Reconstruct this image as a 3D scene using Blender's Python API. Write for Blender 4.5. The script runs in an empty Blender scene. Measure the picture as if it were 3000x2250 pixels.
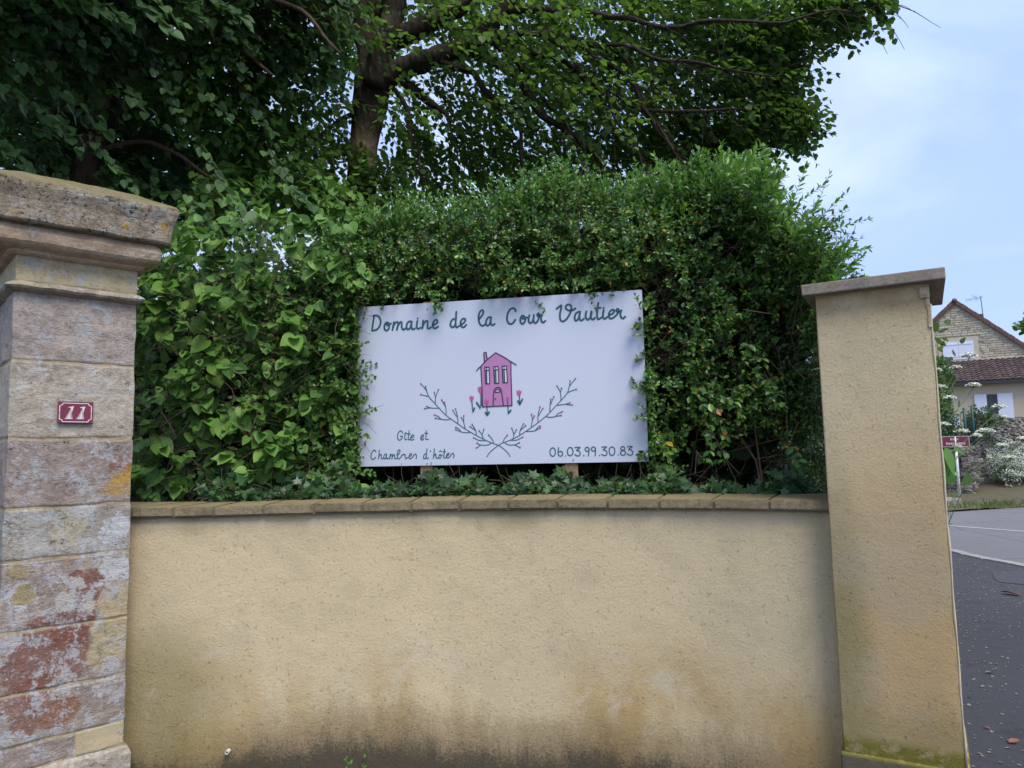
import bpy, bmesh, math, random, json
import numpy as np
from mathutils import Vector, Matrix, noise as mn
random.seed(7); RS = np.random.RandomState(11)
S = bpy.context.scene
COL = S.collection
R = math.radians
# ------------------------------------------------------------------ camera
TH, RHO = math.atan(.0957), math.atan(.021)
CAM = Vector((0, 0, 1.75))
cF = Vector((0, math.cos(TH), math.sin(TH))); cU0 = Vector((0, -math.sin(TH), math.cos(TH))); cR0 = Vector((1, 0, 0))
cU = cU0*math.cos(RHO) + cR0*math.sin(RHO); cR = cR0*math.cos(RHO) - cU0*math.sin(RHO)
cd = bpy.data.cameras.new('camera'); co = bpy.data.objects.new('camera', cd); COL.objects.link(co)
cd.lens = 24.96; cd.sensor_width = 36; cd.clip_start = .05; cd.clip_end = 2000
m = Matrix((cR, cU, -cF)).transposed().to_4x4(); m.translation = CAM; co.matrix_world = m
S.camera = co
FPX = 2080.
def ray(x, y): return cF + cR*((x-1500)/FPX) + cU*((1125-y)/FPX)
def at(x, y, Y):                      # a point of the place at distance Y (metres) seen in direction x,y
    d = ray(x, y); return CAM + d*(Y/d.y)
def gnd(x, y, Z=0.):
    d = ray(x, y); return CAM + d*((Z-CAM.z)/d.z)
def proj(P):
    v = P - np.array(CAM); z = v @ np.array(cF)
    return 1500+FPX*(v @ np.array(cR))/z, 1125-FPX*(v @ np.array(cU))/z
# ------------------------------------------------------------------ world, sun, exposure
SUN_EL, SUN_AZ = R(58), R(150)        # azimuth clockwise from +Y: behind the camera, to its right
W = bpy.data.worlds.new('World'); S.world = W; W.use_nodes = True
nt = W.node_tree; nt.nodes.clear()
N = nt.nodes.new; Lk = nt.links.new
sky = N('ShaderNodeTexSky'); sky.sky_type = 'NISHITA'; sky.sun_disc = False
sky.sun_elevation = SUN_EL; sky.sun_rotation = SUN_AZ; sky.air_density = 1.0; sky.dust_density = 1.5; sky.ozone_density = 1.2
b1 = N('ShaderNodeBackground'); b1.inputs[1].default_value = .12; Lk(sky.outputs[0], b1.inputs[0])
b2 = N('ShaderNodeBackground'); b2.inputs[1].default_value = .80
tc = N('ShaderNodeTexCoord'); mp = N('ShaderNodeMapping'); mp.inputs['Scale'].default_value = (1, 1, 2.2)
ns = N('ShaderNodeTexNoise'); ns.inputs['Scale'].default_value = 1.6; ns.inputs['Detail'].default_value = 5; ns.inputs['Roughness'].default_value = .45
ns.inputs['Distortion'].default_value = .5
rp = N('ShaderNodeValToRGB'); rp.color_ramp.elements[0].position = .36; rp.color_ramp.elements[0].color = (.34,)*3+(1,)
rp.color_ramp.elements[1].position = .66; rp.color_ramp.elements[1].color = (.98,)*3+(1,)
n2 = N('ShaderNodeTexNoise'); n2.inputs['Scale'].default_value = 2.3; n2.inputs['Detail'].default_value = 6; n2.inputs['Roughness'].default_value = .5; n2.inputs['Distortion'].default_value = .8
r2_ = N('ShaderNodeValToRGB'); r2_.color_ramp.elements[0].position = .42; r2_.color_ramp.elements[0].color = (.43, .58, 1.0, 1)
r2_.color_ramp.elements[1].position = .64; r2_.color_ramp.elements[1].color = (.62, .745, 1.0, 1)
Lk(mp.outputs[0], n2.inputs[0]); Lk(n2.outputs[0], r2_.inputs[0]); Lk(r2_.outputs[0], b2.inputs[0])
mx = N('ShaderNodeMixShader'); ow = N('ShaderNodeOutputWorld')
Lk(tc.outputs['Generated'], mp.inputs[0]); Lk(mp.outputs[0], ns.inputs[0]); Lk(ns.outputs[0], rp.inputs[0])
Lk(rp.outputs[0], mx.inputs[0]); Lk(b1.outputs[0], mx.inputs[1]); Lk(b2.outputs[0], mx.inputs[2]); Lk(mx.outputs[0], ow.inputs[0])
sl = bpy.data.lights.new('sun', 'SUN'); sl.energy = 2.4; sl.angle = R(30); sl.color = (1, .95, .86)
so = bpy.data.objects.new('sun', sl); COL.objects.link(so)
sd = Vector((math.sin(SUN_AZ)*math.cos(SUN_EL), math.cos(SUN_AZ)*math.cos(SUN_EL), math.sin(SUN_EL)))
so.rotation_euler = sd.to_track_quat('Z', 'Y').to_euler()
S.view_settings.view_transform = 'Standard'; S.view_settings.look = 'None'
S.view_settings.exposure = 0.7; S.view_settings.gamma = 1; S.view_settings.use_curve_mapping = False
S.render.engine = 'CYCLES'
S.cycles.max_bounces = 8; S.cycles.transmission_bounces = 5; S.cycles.diffuse_bounces = 4
# ------------------------------------------------------------------ object helpers
def tag(o, label=None, cat=None, group=None, kind=None):
    for k, v in (('label', label), ('category', cat), ('group', group), ('kind', kind)):
        if v: o[k] = v
    return o
def empty(name, loc=(0, 0, 0), rz=0, **k):
    o = bpy.data.objects.new(name, None); COL.objects.link(o); o.location = loc; o.rotation_euler = (0, 0, rz)
    o.empty_display_size = .1
    return tag(o, **k)
def link(name, me, parent=None, **k):
    o = bpy.data.objects.new(name, me); COL.objects.link(o)
    if parent: o.parent = parent
    return tag(o, **k)
def mesh(name, v, f, mat, parent=None, smooth=False, **k):
    me = bpy.data.meshes.new(name); me.from_pydata([tuple(p) for p in v], [], f); me.materials.append(mat)
    if smooth: me.polygons.foreach_set('use_smooth', [True]*len(me.polygons))
    me.update()
    return link(name, me, parent, **k)
class MB:
    def __init__(s): s.v = []; s.f = []
    def add(s, v, f):
        n = len(s.v); s.v += [tuple(p) for p in v]; s.f += [tuple(n+i for i in q) for q in f]; return s
    def box(s, a, b, M=None):
        x0, y0, z0 = a; x1, y1, z1 = b
        v = [Vector(p) for p in ((x0,y0,z0),(x1,y0,z0),(x1,y1,z0),(x0,y1,z0),(x0,y0,z1),(x1,y0,z1),(x1,y1,z1),(x0,y1,z1))]
        if M: v = [M @ p for p in v]
        return s.add(v, [(0,3,2,1),(4,5,6,7),(0,1,5,4),(1,2,6,5),(2,3,7,6),(3,0,4,7)])
    def tube(s, pts, rad, k=6, caps=True):
        pts = [Vector(p) for p in pts]; n = len(pts)
        if not hasattr(rad, '__len__'): rad = [rad]*n
        rings = []; u = None
        for i, p in enumerate(pts):
            t = (pts[min(i+1, n-1)]-pts[max(i-1, 0)]).normalized()
            if u is None: u = t.orthogonal().normalized()
            u = (u - t*u.dot(t)); u = u.normalized() if u.length > 1e-6 else t.orthogonal().normalized()
            w = t.cross(u)
            rings.append([p+(u*math.cos(2*math.pi*j/k)+w*math.sin(2*math.pi*j/k))*rad[i] for j in range(k)])
        v = [q for r in rings for q in r]; f = []
        for i in range(n-1):
            for j in range(k): f.append((i*k+j, i*k+(j+1)%k, (i+1)*k+(j+1)%k, (i+1)*k+j))
        if caps: f += [tuple(range(k))[::-1], tuple((n-1)*k+j for j in range(k))]
        return s.add(v, f)
    def build(s, name, mat, parent=None, smooth=False, **k): return mesh(name, s.v, s.f, mat, parent, smooth, **k)
def bm_obj(name, bm, mat, parent=None, smooth=False, **k):
    me = bpy.data.meshes.new(name); bm.to_mesh(me); bm.free(); me.materials.append(mat)
    if smooth: me.polygons.foreach_set('use_smooth', [True]*len(me.polygons))
    return link(name, me, parent, **k)
def block(size, bev=.01, seg=2, cut=0, amp=0, fr=6, seed=0, at_=(0, 0, 0)):
    """bevelled block, base centre at at_, worn by noise"""
    bm = bmesh.new(); bmesh.ops.create_cube(bm, size=1)
    bmesh.ops.scale(bm, vec=size, verts=bm.verts)
    if bev: bmesh.ops.bevel(bm, geom=bm.edges[:], offset=bev, segments=seg, affect='EDGES', profile=.6)
    if cut:
        es = [e for e in bm.edges if e.calc_length() > cut*1.6]
        while es:
            bmesh.ops.subdivide_edges(bm, edges=es, cuts=1, use_grid_fill=True)
            es = [e for e in bm.edges if e.calc_length() > cut*1.6]
            if len(bm.verts) > 6000: break
        bmesh.ops.triangulate(bm, faces=[f for f in bm.faces if len(f.verts) > 4])
    off = Vector((seed*3.7, seed*1.9, seed*5.3))
    for v in bm.verts:
        if amp:
            q = v.co*fr+off
            v.co += Vector((mn.noise(q), mn.noise(q+Vector((9, 0, 0))), mn.noise(q+Vector((0, 9, 0)))))*amp
            v.co += v.co.normalized()*mn.noise(q*3.1)*amp*.5
        v.co += Vector((at_[0], at_[1], at_[2]+size[2]/2))
    return bm
# ------------------------------------------------------------------ material helpers
def mat(name):
    m = bpy.data.materials.new(name); m.use_nodes = True; t = m.node_tree; t.nodes.clear()
    o = t.nodes.new('ShaderNodeOutputMaterial'); b = t.nodes.new('ShaderNodeBsdfPrincipled'); t.links.new(b.outputs[0], o.inputs[0])
    return m, T(t), b, o
def c4(c): return tuple(c)+(1,) if len(c) == 3 else tuple(c)
class T:
    def __init__(s, t): s.t = t; s._p = None
    def n(s, k, **kw):
        x = s.t.nodes.new('ShaderNode'+k)
        for a, b in kw.items(): setattr(x, a, b)
        return x
    def l(s, a, b): s.t.links.new(a, b)
    def pos(s):
        if s._p is None: s._p = s.n('NewGeometry')
        return s._p.outputs['Position']
    def put(s, sock, v):
        if hasattr(v, 'is_linked') or hasattr(v, 'links'): s.l(v, sock)
        elif isinstance(v, (tuple, list)) and sock.type == 'RGBA': sock.default_value = c4(v)
        else: sock.default_value = v
    def noise(s, scale, vec=None, detail=4, rough=.55, dist=0, stretch=None):
        x = s.n('TexNoise'); x.inputs['Scale'].default_value = scale; x.inputs['Detail'].default_value = detail
        x.inputs['Roughness'].default_value = rough; x.inputs['Distortion'].default_value = dist
        v = vec or s.pos()
        if stretch:
            mp = s.n('Mapping'); mp.inputs['Scale'].default_value = stretch; s.l(v, mp.inputs[0]); v = mp.outputs[0]
        s.l(v, x.inputs[0]); return x.outputs[0]
    def vor(s, scale, vec=None, feature='F1', out='Distance', stretch=None):
        x = s.n('TexVoronoi', feature=feature); x.inputs['Scale'].default_value = scale
        v = vec or s.pos()
        if stretch:
            mp = s.n('Mapping'); mp.inputs['Scale'].default_value = stretch; s.l(v, mp.inputs[0]); v = mp.outputs[0]
        s.l(v, x.inputs[0]); return x.outputs[out]
    def ramp(s, v, *st):
        x = s.n('ValToRGB'); e = x.color_ramp.elements
        while len(e) < len(st): e.new(.5)
        for i, (p, c) in enumerate(st):
            e[i].position = p; e[i].color = c4(c) if hasattr(c, '__len__') else (c, c, c, 1)
        s.l(v, x.inputs[0]); return x.outputs[0]
    def rng(s, v, a, b, c=0, d=1, smooth=True):
        x = s.n('MapRange', interpolation_type='SMOOTHSTEP' if smooth else 'LINEAR')
        for i, q in enumerate((a, b, c, d)): x.inputs[i+1].default_value = q
        s.l(v, x.inputs[0]); return x.outputs[0]
    def math(s, op, a, b=None, clamp=False):
        x = s.n('Math', operation=op, use_clamp=clamp); s.put(x.inputs[0], a)
        if b is not None: s.put(x.inputs[1], b)
        return x.outputs[0]
    def mix(s, f, a, b, mode='MIX'):
        x = s.n('Mix', data_type='RGBA', blend_type=mode); s.put(x.inputs[0], f); s.put(x.inputs[6], a); s.put(x.inputs[7], b)
        return x.outputs[2]
    def sep(s, v=None):
        x = s.n('SeparateXYZ'); s.l(v or s.pos(), x.inputs[0]); return x.outputs
    def blob(s, c, r, soft=.3, wob=.06, sc=14, sq=None):
        a = s.n('VectorMath', operation='SUBTRACT'); s.l(s.pos(), a.inputs[0]); a.inputs[1].default_value = tuple(c)
        v = a.outputs[0]
        if sq: q = s.n('VectorMath', operation='MULTIPLY'); s.l(v, q.inputs[0]); q.inputs[1].default_value = sq; v = q.outputs[0]
        b = s.n('VectorMath', operation='LENGTH'); s.l(v, b.inputs[0])
        nn = s.noise(sc, detail=6, rough=.65)
        w = s.math('ADD', b.outputs['Value'], s.math('MULTIPLY', s.math('SUBTRACT', nn, .5), wob*4))
        return s.rng(w, r*(1-soft), r*(1+soft*.2), 1, 0)
    def bump(s, h, st, dist, nrm=None):
        x = s.n('Bump'); x.inputs['Strength'].default_value = st; x.inputs['Distance'].default_value = dist
        s.l(h, x.inputs['Height'])
        if nrm: s.l(nrm, x.inputs['Normal'])
        return x.outputs[0]
def plain(name, col, rough=.6, var=.12, sc=8, metal=0, bump=0, bsc=60):
    m, t, b, o = mat(name)
    n = t.noise(sc, detail=5)
    c = t.mix(n, [max(0, q*(1-var*2)) for q in col], [min(1, q*(1+var*2)) for q in col])
    t.l(c, b.inputs['Base Color']); b.inputs['Roughness'].default_value = rough; b.inputs['Metallic'].default_value = metal
    if bump: t.l(t.bump(t.noise(bsc, detail=6), 1, bump), b.inputs['Normal'])
    return m
def leaf_mat(name, stops, trans=.35, rough=.42, vein=False, spec=.5, yellow=0):
    m, t, b, o = mat(name)
    g = t.n('NewGeometry'); oi = t.n('ObjectInfo')
    r = t.math('FRACT', t.math('ADD', g.outputs['Random Per Island'], oi.outputs['Random']))
    big = t.noise(1.7, detail=3)
    r2 = t.math('ADD', t.math('MULTIPLY', r, .75), t.math('MULTIPLY', big, .45), clamp=True)
    c = t.ramp(r2, *stops)
    if yellow:
        r3 = t.math('FRACT', t.math('MULTIPLY', r, 37.3))
        c = t.mix(t.math('LESS_THAN', r3, yellow), c, (.34, .26, .035))
        c = t.mix(t.math('GREATER_THAN', r3, 1-yellow*.25), c, (.30, .10, .025))
    bf = g.outputs['Backfacing']
    c = t.mix(t.math('MULTIPLY', bf, .45), c, (.13, .17, .09))
    if vein:
        uv = t.n('UVMap').outputs[0]; x = t.sep(uv)
        au = t.math('ABSOLUTE', t.math('SUBTRACT', x[0], .5))
        q = t.math('FRACT', t.math('MULTIPLY', t.math('SUBTRACT', x[1], t.math('MULTIPLY', au, 1.1)), 6.5))
        line = t.math('MAXIMUM', t.rng(t.math('ABSOLUTE', t.math('SUBTRACT', q, .5)), .03, .16, 1, 0), t.rng(au, .0, .035, 1, 0))
        c = t.mix(t.math('MULTIPLY', line, .38), c, (.20, .32, .10))
        hgt = t.math('ADD', t.math('MULTIPLY', line, -1), t.math('MULTIPLY', t.noise(220, detail=2), .3))
        nb = t.bump(hgt, .5, .002); t.l(nb, b.inputs['Normal'])
    t.l(c, b.inputs['Base Color'])
    b.inputs['Roughness'].default_value = rough; b.inputs['Specular IOR Level'].default_value = spec
    tr = t.n('BsdfTranslucent'); cc = t.mix(1.0, c, (1.25, 1.5, .55), 'MULTIPLY'); t.l(cc, tr.inputs[0])
    mxs = t.n('MixShader'); mxs.inputs[0].default_value = trans
    t.l(b.outputs[0], mxs.inputs[1]); t.l(tr.outputs[0], mxs.inputs[2]); t.l(mxs.outputs[0], o.inputs[0])
    return m
# ------------------------------------------------------------------ materials of the masonry
def render_mat(name, wall=True):
    m, t, b, o = mat(name)
    x = t.sep()
    big = t.noise(1.1, detail=5, rough=.6, dist=.4); mid = t.noise(5, detail=6, rough=.6)
    c = t.mix(big, (.575, .465, .285), (.695, .575, .37))
    c = t.mix(t.math('MULTIPLY', t.rng(mid, .45, .7), .35), c, (.46, .39, .26))
    fine = t.noise(140, detail=3, rough=.7)
    c = t.mix(t.math('MULTIPLY', t.rng(fine, .35, .7), .22), c, (.30, .23, .12))
    zn = t.math('ADD', x[2], t.math('MULTIPLY', t.math('SUBTRACT', t.noise(1.3, detail=5, rough=.6, stretch=(1, 1, .6)), .5), .42))
    zn = t.math('ADD', zn, t.math('MULTIPLY', t.math('SUBTRACT', t.noise(90, detail=6, rough=.8), .5), .30)); zn = t.math('ADD', zn, t.math('MULTIPLY', t.math('SUBTRACT', t.noise(9, detail=6, rough=.7, stretch=(1, 1, .35)), .5), .22))
    if wall:
        g = t.math('MULTIPLY', t.rng(t.noise(2.1, detail=4, stretch=(1, 1, .45)), .42, .66), t.rng(zn, .95, .55))
        c = t.mix(t.math('MULTIPLY', g, .75), c, (.40, .255, .085))          # ochre tide mark
        c = t.mix(t.math('MULTIPLY', t.rng(zn, .58, .36), .72), c, (.23, .165, .085))
        c = t.mix(t.math('MULTIPLY', t.rng(zn, .40, .26), .9), c, (.062, .052, .038))
        lf = t.blob((-1.72, 3.45, .62), .42, .7, .05, 5); c = t.mix(t.math('MULTIPLY', lf, .6), c, (.20, .17, .05))
        dr = t.math('MULTIPLY', t.rng(x[2], 1.30, 1.47), t.rng(t.noise(3.3, detail=4, stretch=(1, 1, .15)), .48, .68))
        c = t.mix(t.math('MULTIPLY', dr, .55), c, (.24, .20, .10))
        ef = t.math('MULTIPLY', t.rng(t.noise(2.4, detail=6, rough=.7, dist=.6), .56, .68), t.math('MULTIPLY', t.rng(x[2], .95, .75), t.rng(x[2], .42, .6)))
        c = t.mix(t.math('MULTIPLY', ef, .55), c, (.60, .52, .40))
    else:
        oc = t.blob((1.62, 2.88, 1.0), .62, .8, .05, 4, (1, 1, .62)); c = t.mix(t.math('MULTIPLY', oc, .62), c, (.44, .27, .10))
        gr = t.blob((1.345, 3.0, .98), .34, .85, .04, 7, (2.6, 2.6, .42)); c = t.mix(t.math('MULTIPLY', gr, .62), c, (.17, .165, .075))
        c = t.mix(t.math('MULTIPLY', t.rng(t.noise(2.2, detail=5), .5, .68), t.math('MULTIPLY', t.rng(x[2], 1.7, 1.2), .38)), c, (.40, .37, .30))
        c = t.mix(t.math('MULTIPLY', t.rng(zn, .80, .60), .6), c, (.25, .20, .09))
        ms = t.math('MULTIPLY', t.rng(x[2], .60, .545), t.rng(t.noise(16, detail=6, rough=.7), .36, .5))
        c = t.mix(t.math('MULTIPLY', ms, .95), c, (.16, .15, .025))
        c = t.mix(t.math('MULTIPLY', t.rng(x[2], .515, .49), .85), c, (.10, .09, .075))
        c = t.mix(t.math('MULTIPLY', t.math('MULTIPLY', t.rng(x[2], 2.22, 2.34), t.rng(mid, .35, .6)), .5), c, (.36, .22, .08))
    t.l(c, b.inputs['Base Color']); b.inputs['Roughness'].default_value = .92; b.inputs['Specular IOR Level'].default_value = .2
    h1 = t.noise(85, detail=8, rough=.8, dist=.05); h2 = t.noise(14, detail=4)
    pit = t.rng(t.vor(46, stretch=(1, 1, .7)), .03, .14); scr = t.rng(t.noise(70, detail=4, rough=.7, dist=.15, stretch=(1, 1, .75)), .30, .40)
    h = t.math('ADD', t.math('MULTIPLY', h1, .9), t.math('MULTIPLY', h2, .7))
    h = t.math('ADD', h, t.math('ADD', t.math('MULTIPLY', scr, .40), t.math('MULTIPLY', pit, .16)))
    t.l(t.bump(h, 1, .0068), b.inputs['Normal'])
    return m
M_WALL = render_mat('lime_render_wall'); M_PIL = render_mat('lime_render_pillar', False)
def stone(name, a, b_, white=.5, wcol=(.50, .50, .53), ochre=.2, dark=.35, blobs=(), strata=1., bmp=.012, moss=0, spk=.3):
    m, t, b, o = mat(name)
    n1 = t.noise(5, detail=7, rough=.65, dist=.6); st = t.noise(7, detail=8, rough=.68, dist=.9, stretch=(1, 1, 2.4))
    c = t.mix(t.rng(n1, .3, .7), a, b_)
    c = t.mix(t.math('MULTIPLY', t.rng(st, .5, .66), .45*strata), c, tuple(q*.66 for q in a))
    c = t.mix(t.math('MULTIPLY', t.rng(st, .40, .30), .5*strata), c, tuple(min(1, q*1.25) for q in b_))
    for (pos, r, col, s, wb, sc) in blobs: c = t.mix(t.math('MULTIPLY', t.blob(pos, r, .18, wb, sc), s), c, col)
    grn = t.noise(150, detail=3, rough=.8)
    if ochre:
        om = t.math('MULTIPLY', t.rng(t.noise(7, detail=6, rough=.7, dist=.4), .60, .68), t.rng(t.noise(60, detail=3), .4, .55))
        c = t.mix(t.math('MULTIPLY', om, ochre), c, (.48, .30, .055))
    if white:
        wm = t.rng(t.math('ADD', t.math('MULTIPLY', t.noise(9, detail=8, rough=.72, dist=.3), .7), t.math('MULTIPLY', t.noise(70, detail=4, rough=.7), .3)), .60-.13*white, .64-.11*white)
        c = t.mix(t.math('MULTIPLY', wm, .9), c, t.mix(grn, wcol, tuple(q*.75 for q in wcol)))
    if 'cream' not in name:
        mt = t.noise(26, detail=6, rough=.8); c = t.mix(t.math('MULTIPLY', t.rng(mt, .52, .62), .45), c, tuple(q*.6 for q in a)); c = t.mix(t.math('MULTIPLY', t.rng(mt, .46, .38), .4), c, tuple(min(.6, q*1.3) for q in b_))
    if dark:
        dm = t.math('MULTIPLY', t.rng(t.noise(13, detail=8, rough=.75, stretch=(1, 1, 1.8)), .56, .64), t.rng(t.noise(95, detail=3), .42, .55))
        c = t.mix(t.math('MULTIPLY', dm, dark*1.6, clamp=True), c, (.065, .055, .045))
    if spk:
        sk = t.math('MULTIPLY', t.rng(t.noise(62, detail=5, rough=.75), .52, .60), t.rng(t.noise(8, detail=5, rough=.7), .40, .58)); c = t.mix(t.math('MULTIPLY', sk, spk), c, (.07, .06, .048))
    if moss:
        g = t.n('NewGeometry'); up = t.rng(t.sep(g.outputs['Normal'])[2], .1, .8)
        mm = t.math('MAXIMUM', up, t.rng(t.noise(6, detail=6, rough=.7), .56, .66))
        c = t.mix(t.math('MULTIPLY', mm, moss), c, t.mix(t.noise(30, detail=4), (.12, .10, .035), (.30, .25, .11)))
    t.l(c, b.inputs['Base Color']); b.inputs['Roughness'].default_value = .95; b.inputs['Specular IOR Level'].default_value = .15
    h = t.math('ADD', t.math('MULTIPLY', t.noise(38, detail=8, rough=.75), .8), t.math('MULTIPLY', st, .9))
    h = t.math('ADD', h, t.math('MULTIPLY', t.noise(150, detail=3, rough=.8), .35))
    t.l(t.bump(h, 1, bmp), b.inputs['Normal'])
    return m
RED, ORG, CRM, WHT, OLV, YEL = (.215, .085, .062), (.27, .14, .085), (.44, .36, .22), (.53, .53, .54), (.36, .29, .15), (.50, .29, .04)
BL = [((-2.07, 3.22, .90), .19, RED, .8, .055, 9), ((-1.968, 3.313, 1.165), .10, RED, .9, .04, 14), ((-2.003, 3.28, 1.02), .10, RED, .9, .04, 14),
      ((-2.10, 3.19, .70), .12, RED, .75, .06, 10), ((-2.033, 3.252, .659), .085, ORG, .95, .02, 14),
      ((-2.148, 3.145, 1.17), .065, WHT, .85, .04, 25), ((-1.877, 3.398, 1.235), .075, WHT, .9, .04, 25), ((-2.026, 3.259, 1.12), .05, (.50, .48, .42), .9, .03, 25),
      ((-1.96, 3.32, 1.09), .035, (.50, .47, .40), .9, .03, 25), ((-1.99, 3.29, 1.20), .03, (.50, .47, .40), .9, .03, 25),
      ((-1.86, 3.41, 1.09), .105, CRM, .97, .012, 7), ((-1.875, 3.40, .955), .115, CRM, .97, .012, 7), ((-1.90, 3.38, .865), .085, CRM, .9, .015, 8),
      ((-2.142, 3.152, 1.18), .045, OLV, .95, .02, 18), ((-2.161, 3.133, 1.30), .05, OLV, .85, .02, 18)]
BU = [((-1.881, 3.394, 1.443), .062, WHT, .95, .03, 22), ((-1.90, 3.376, 1.395), .045, WHT, .9, .03, 22), ((-2.02, 3.26, 1.45), .085, (.46, .41, .30), .8, .03, 15),
      ((-2.11, 3.18, 1.40), .07, (.47, .45, .42), .7, .04, 20)]
BY = [((-1.848, 3.424, 1.675), .05, YEL, .8, .05, 25), ((-1.885, 3.39, 1.625), .05, YEL, .6, .05, 30), ((-1.87, 3.40, 1.74), .05, (.20, .075, .05), .6, .05, 25)]
M_ST = {
 'grey': stone('stone_grey_lichen', (.32, .27, .235), (.45, .39, .34), white=.6, wcol=(.45, .445, .45), ochre=.4, dark=.35),
 'beige': stone('stone_beige', (.36, .30, .24), (.51, .45, .37), white=.6, wcol=(.55, .53, .50), ochre=.15, dark=.45),
 'mauve': stone('stone_mauve', (.29, .23, .20), (.40, .335, .29), white=.7, wcol=(.47, .46, .47), ochre=.45, dark=.5, blobs=BY),
 'pale': stone('stone_pale_lichen', (.29, .26, .23), (.42, .38, .31), white=.8, wcol=(.50, .50, .51), ochre=.2, dark=.5, blobs=BU),
 'red': stone('stone_red', (.29, .235, .20), (.40, .335, .285), white=.75, wcol=(.50, .50, .52), ochre=.3, dark=.3, blobs=BL),
 'cream': stone('stone_cream_patch', (.40, .33, .21), (.47, .39, .25), white=0, ochre=.1, dark=.1, strata=.25, bmp=.004),
 'cap': stone('stone_cap', (.27, .22, .16), (.40, .33, .24), white=.75, wcol=(.46, .45, .42), ochre=.6, dark=1., moss=.75, strata=.3, bmp=.018, spk=.9,
              blobs=[((-1.812, 3.281, 2.859), .020, YEL, .95, .012, 30), ((-1.69, 3.394, 2.885), .022, YEL, .95, .012, 30)]),
 'cornice': stone('stone_cornice', (.36, .26, .175), (.46, .35, .25), white=.5, wcol=(.50, .46, .42), ochre=.1, dark=.25, strata=.5, bmp=.006),
 'frieze': stone('stone_frieze', (.40, .33, .20), (.47, .40, .25), white=.5, wcol=(.45, .44, .45), ochre=.3, dark=.15, strata=.4, bmp=.006),
 'mould': stone('stone_moulding', (.28, .24, .19), (.40, .34, .23), white=.5, ochre=.2, dark=.8, bmp=.010),
 'mortar': stone('pillar_mortar', (.33, .26, .16), (.44, .36, .23), white=.6, ochre=.3, dark=.2, strata=.2, bmp=.005),
 'coping': stone('coping_concrete', (.175, .14, .085), (.275, .22, .135), white=0, ochre=.15, dark=.5, strata=.2, bmp=.005, moss=.45, spk=.5),
 'pcap': stone('pillar_cap_concrete', (.23, .195, .16), (.31, .265, .215), white=.1, wcol=(.33, .30, .27), ochre=0, dark=.25, strata=.15, bmp=.003),
}
# ------------------------------------------------------------------ ground
def ground_mat():
    m, t, b, o = mat('garden_soil'); c = t.mix(t.noise(3, detail=6), (.03, .035, .015), (.06, .05, .03)); t.l(c, b.inputs[0]); b.inputs['Roughness'].default_value = 1
    return m
M_SOIL = ground_mat()
def asphalt(name, a, b_, cr=0.3, spk=.35):
    m, t, b, o = mat(name)
    c = t.mix(t.noise(.55, detail=6, rough=.6), a, b_)
    f = t.noise(120, detail=3, rough=.85); c = t.mix(t.rng(f, .55, .75), c, tuple(min(1, q*2.3) for q in b_))
    c = t.mix(t.math('MULTIPLY', t.rng(t.noise(2.2, detail=7, rough=.7), .56, .66), .5), c, tuple(q*.6 for q in a))
    ck = t.vor(.42, feature='DISTANCE_TO_EDGE', vec=t.mix(.12, t.pos(), t.n('TexNoise').outputs[1]))
    c = t.mix(t.math('MULTIPLY', t.rng(ck, .0, .012, 1, 0), cr), c, (.02, .02, .02))
    sp = t.math('MULTIPLY', t.rng(t.vor(11), .10, .05), t.rng(t.noise(1.2, detail=3), .42, .6))
    c = t.mix(t.math('MULTIPLY', sp, spk), c, (.28, .26, .23))
    t.l(c, b.inputs[0]); b.inputs['Roughness'].default_value = .82
    t.l(t.bump(t.noise(160, detail=4, rough=.8), 1, .012), b.inputs['Normal'])
    return m
M_PATH = asphalt('footpath_asphalt', (.034, .034, .039), (.066, .065, .072)); M_ROAD = asphalt('road_asphalt', (.135, .130, .138), (.19, .183, .192), .5, .1)
M_PATCH = asphalt('patch_asphalt', (.05, .05, .06), (.075, .075, .088), 0, .2)
def sheet(name, pts, z, mat_, **k):
    return mesh(name, [(p[0], p[1], z) for p in pts], [tuple(range(len(pts)))], mat_, **k)
sheet('ground', [(-400, -400), (400, -400), (400, 900), (-400, 900)], -.012, M_SOIL, kind='structure')
KERB = [(3.2, 23), (5.2, 16.5), (6.6, 13.2), (6.98, 11.58), (6.91, 11.07), (6.93, 10.66), (7.0, 10.2), (7.02, 9.6), (7.1, 7), (7.2, 2), (7.3, -8)]
sheet('road', [(3.2, 23), (5.2, 16.5), (6.6, 13.2), (6.98, 11.58), (6.91, 11.07), (6.93, 10.66), (7.0, 10.2), (7.02, 9.6), (7.1, 7), (7.2, 2), (7.3, -8), (7.3, -60), (60, -60), (60, 8), (26, 12.6), (19, 15.7), (13.64, 19.26), (11.03, 18.3), (8.5, 20.6), (4.6, 26)], -.004, M_ROAD, kind='structure')
pv = [(-30, -8), (-30, 3.4), (1.6, 3.4), (2.2, 4.2), (2.9, 9), (3.0, 16), (2.6, 23)]
sheet('footpath', pv+KERB, .035, M_PATH, kind='structure')
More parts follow.
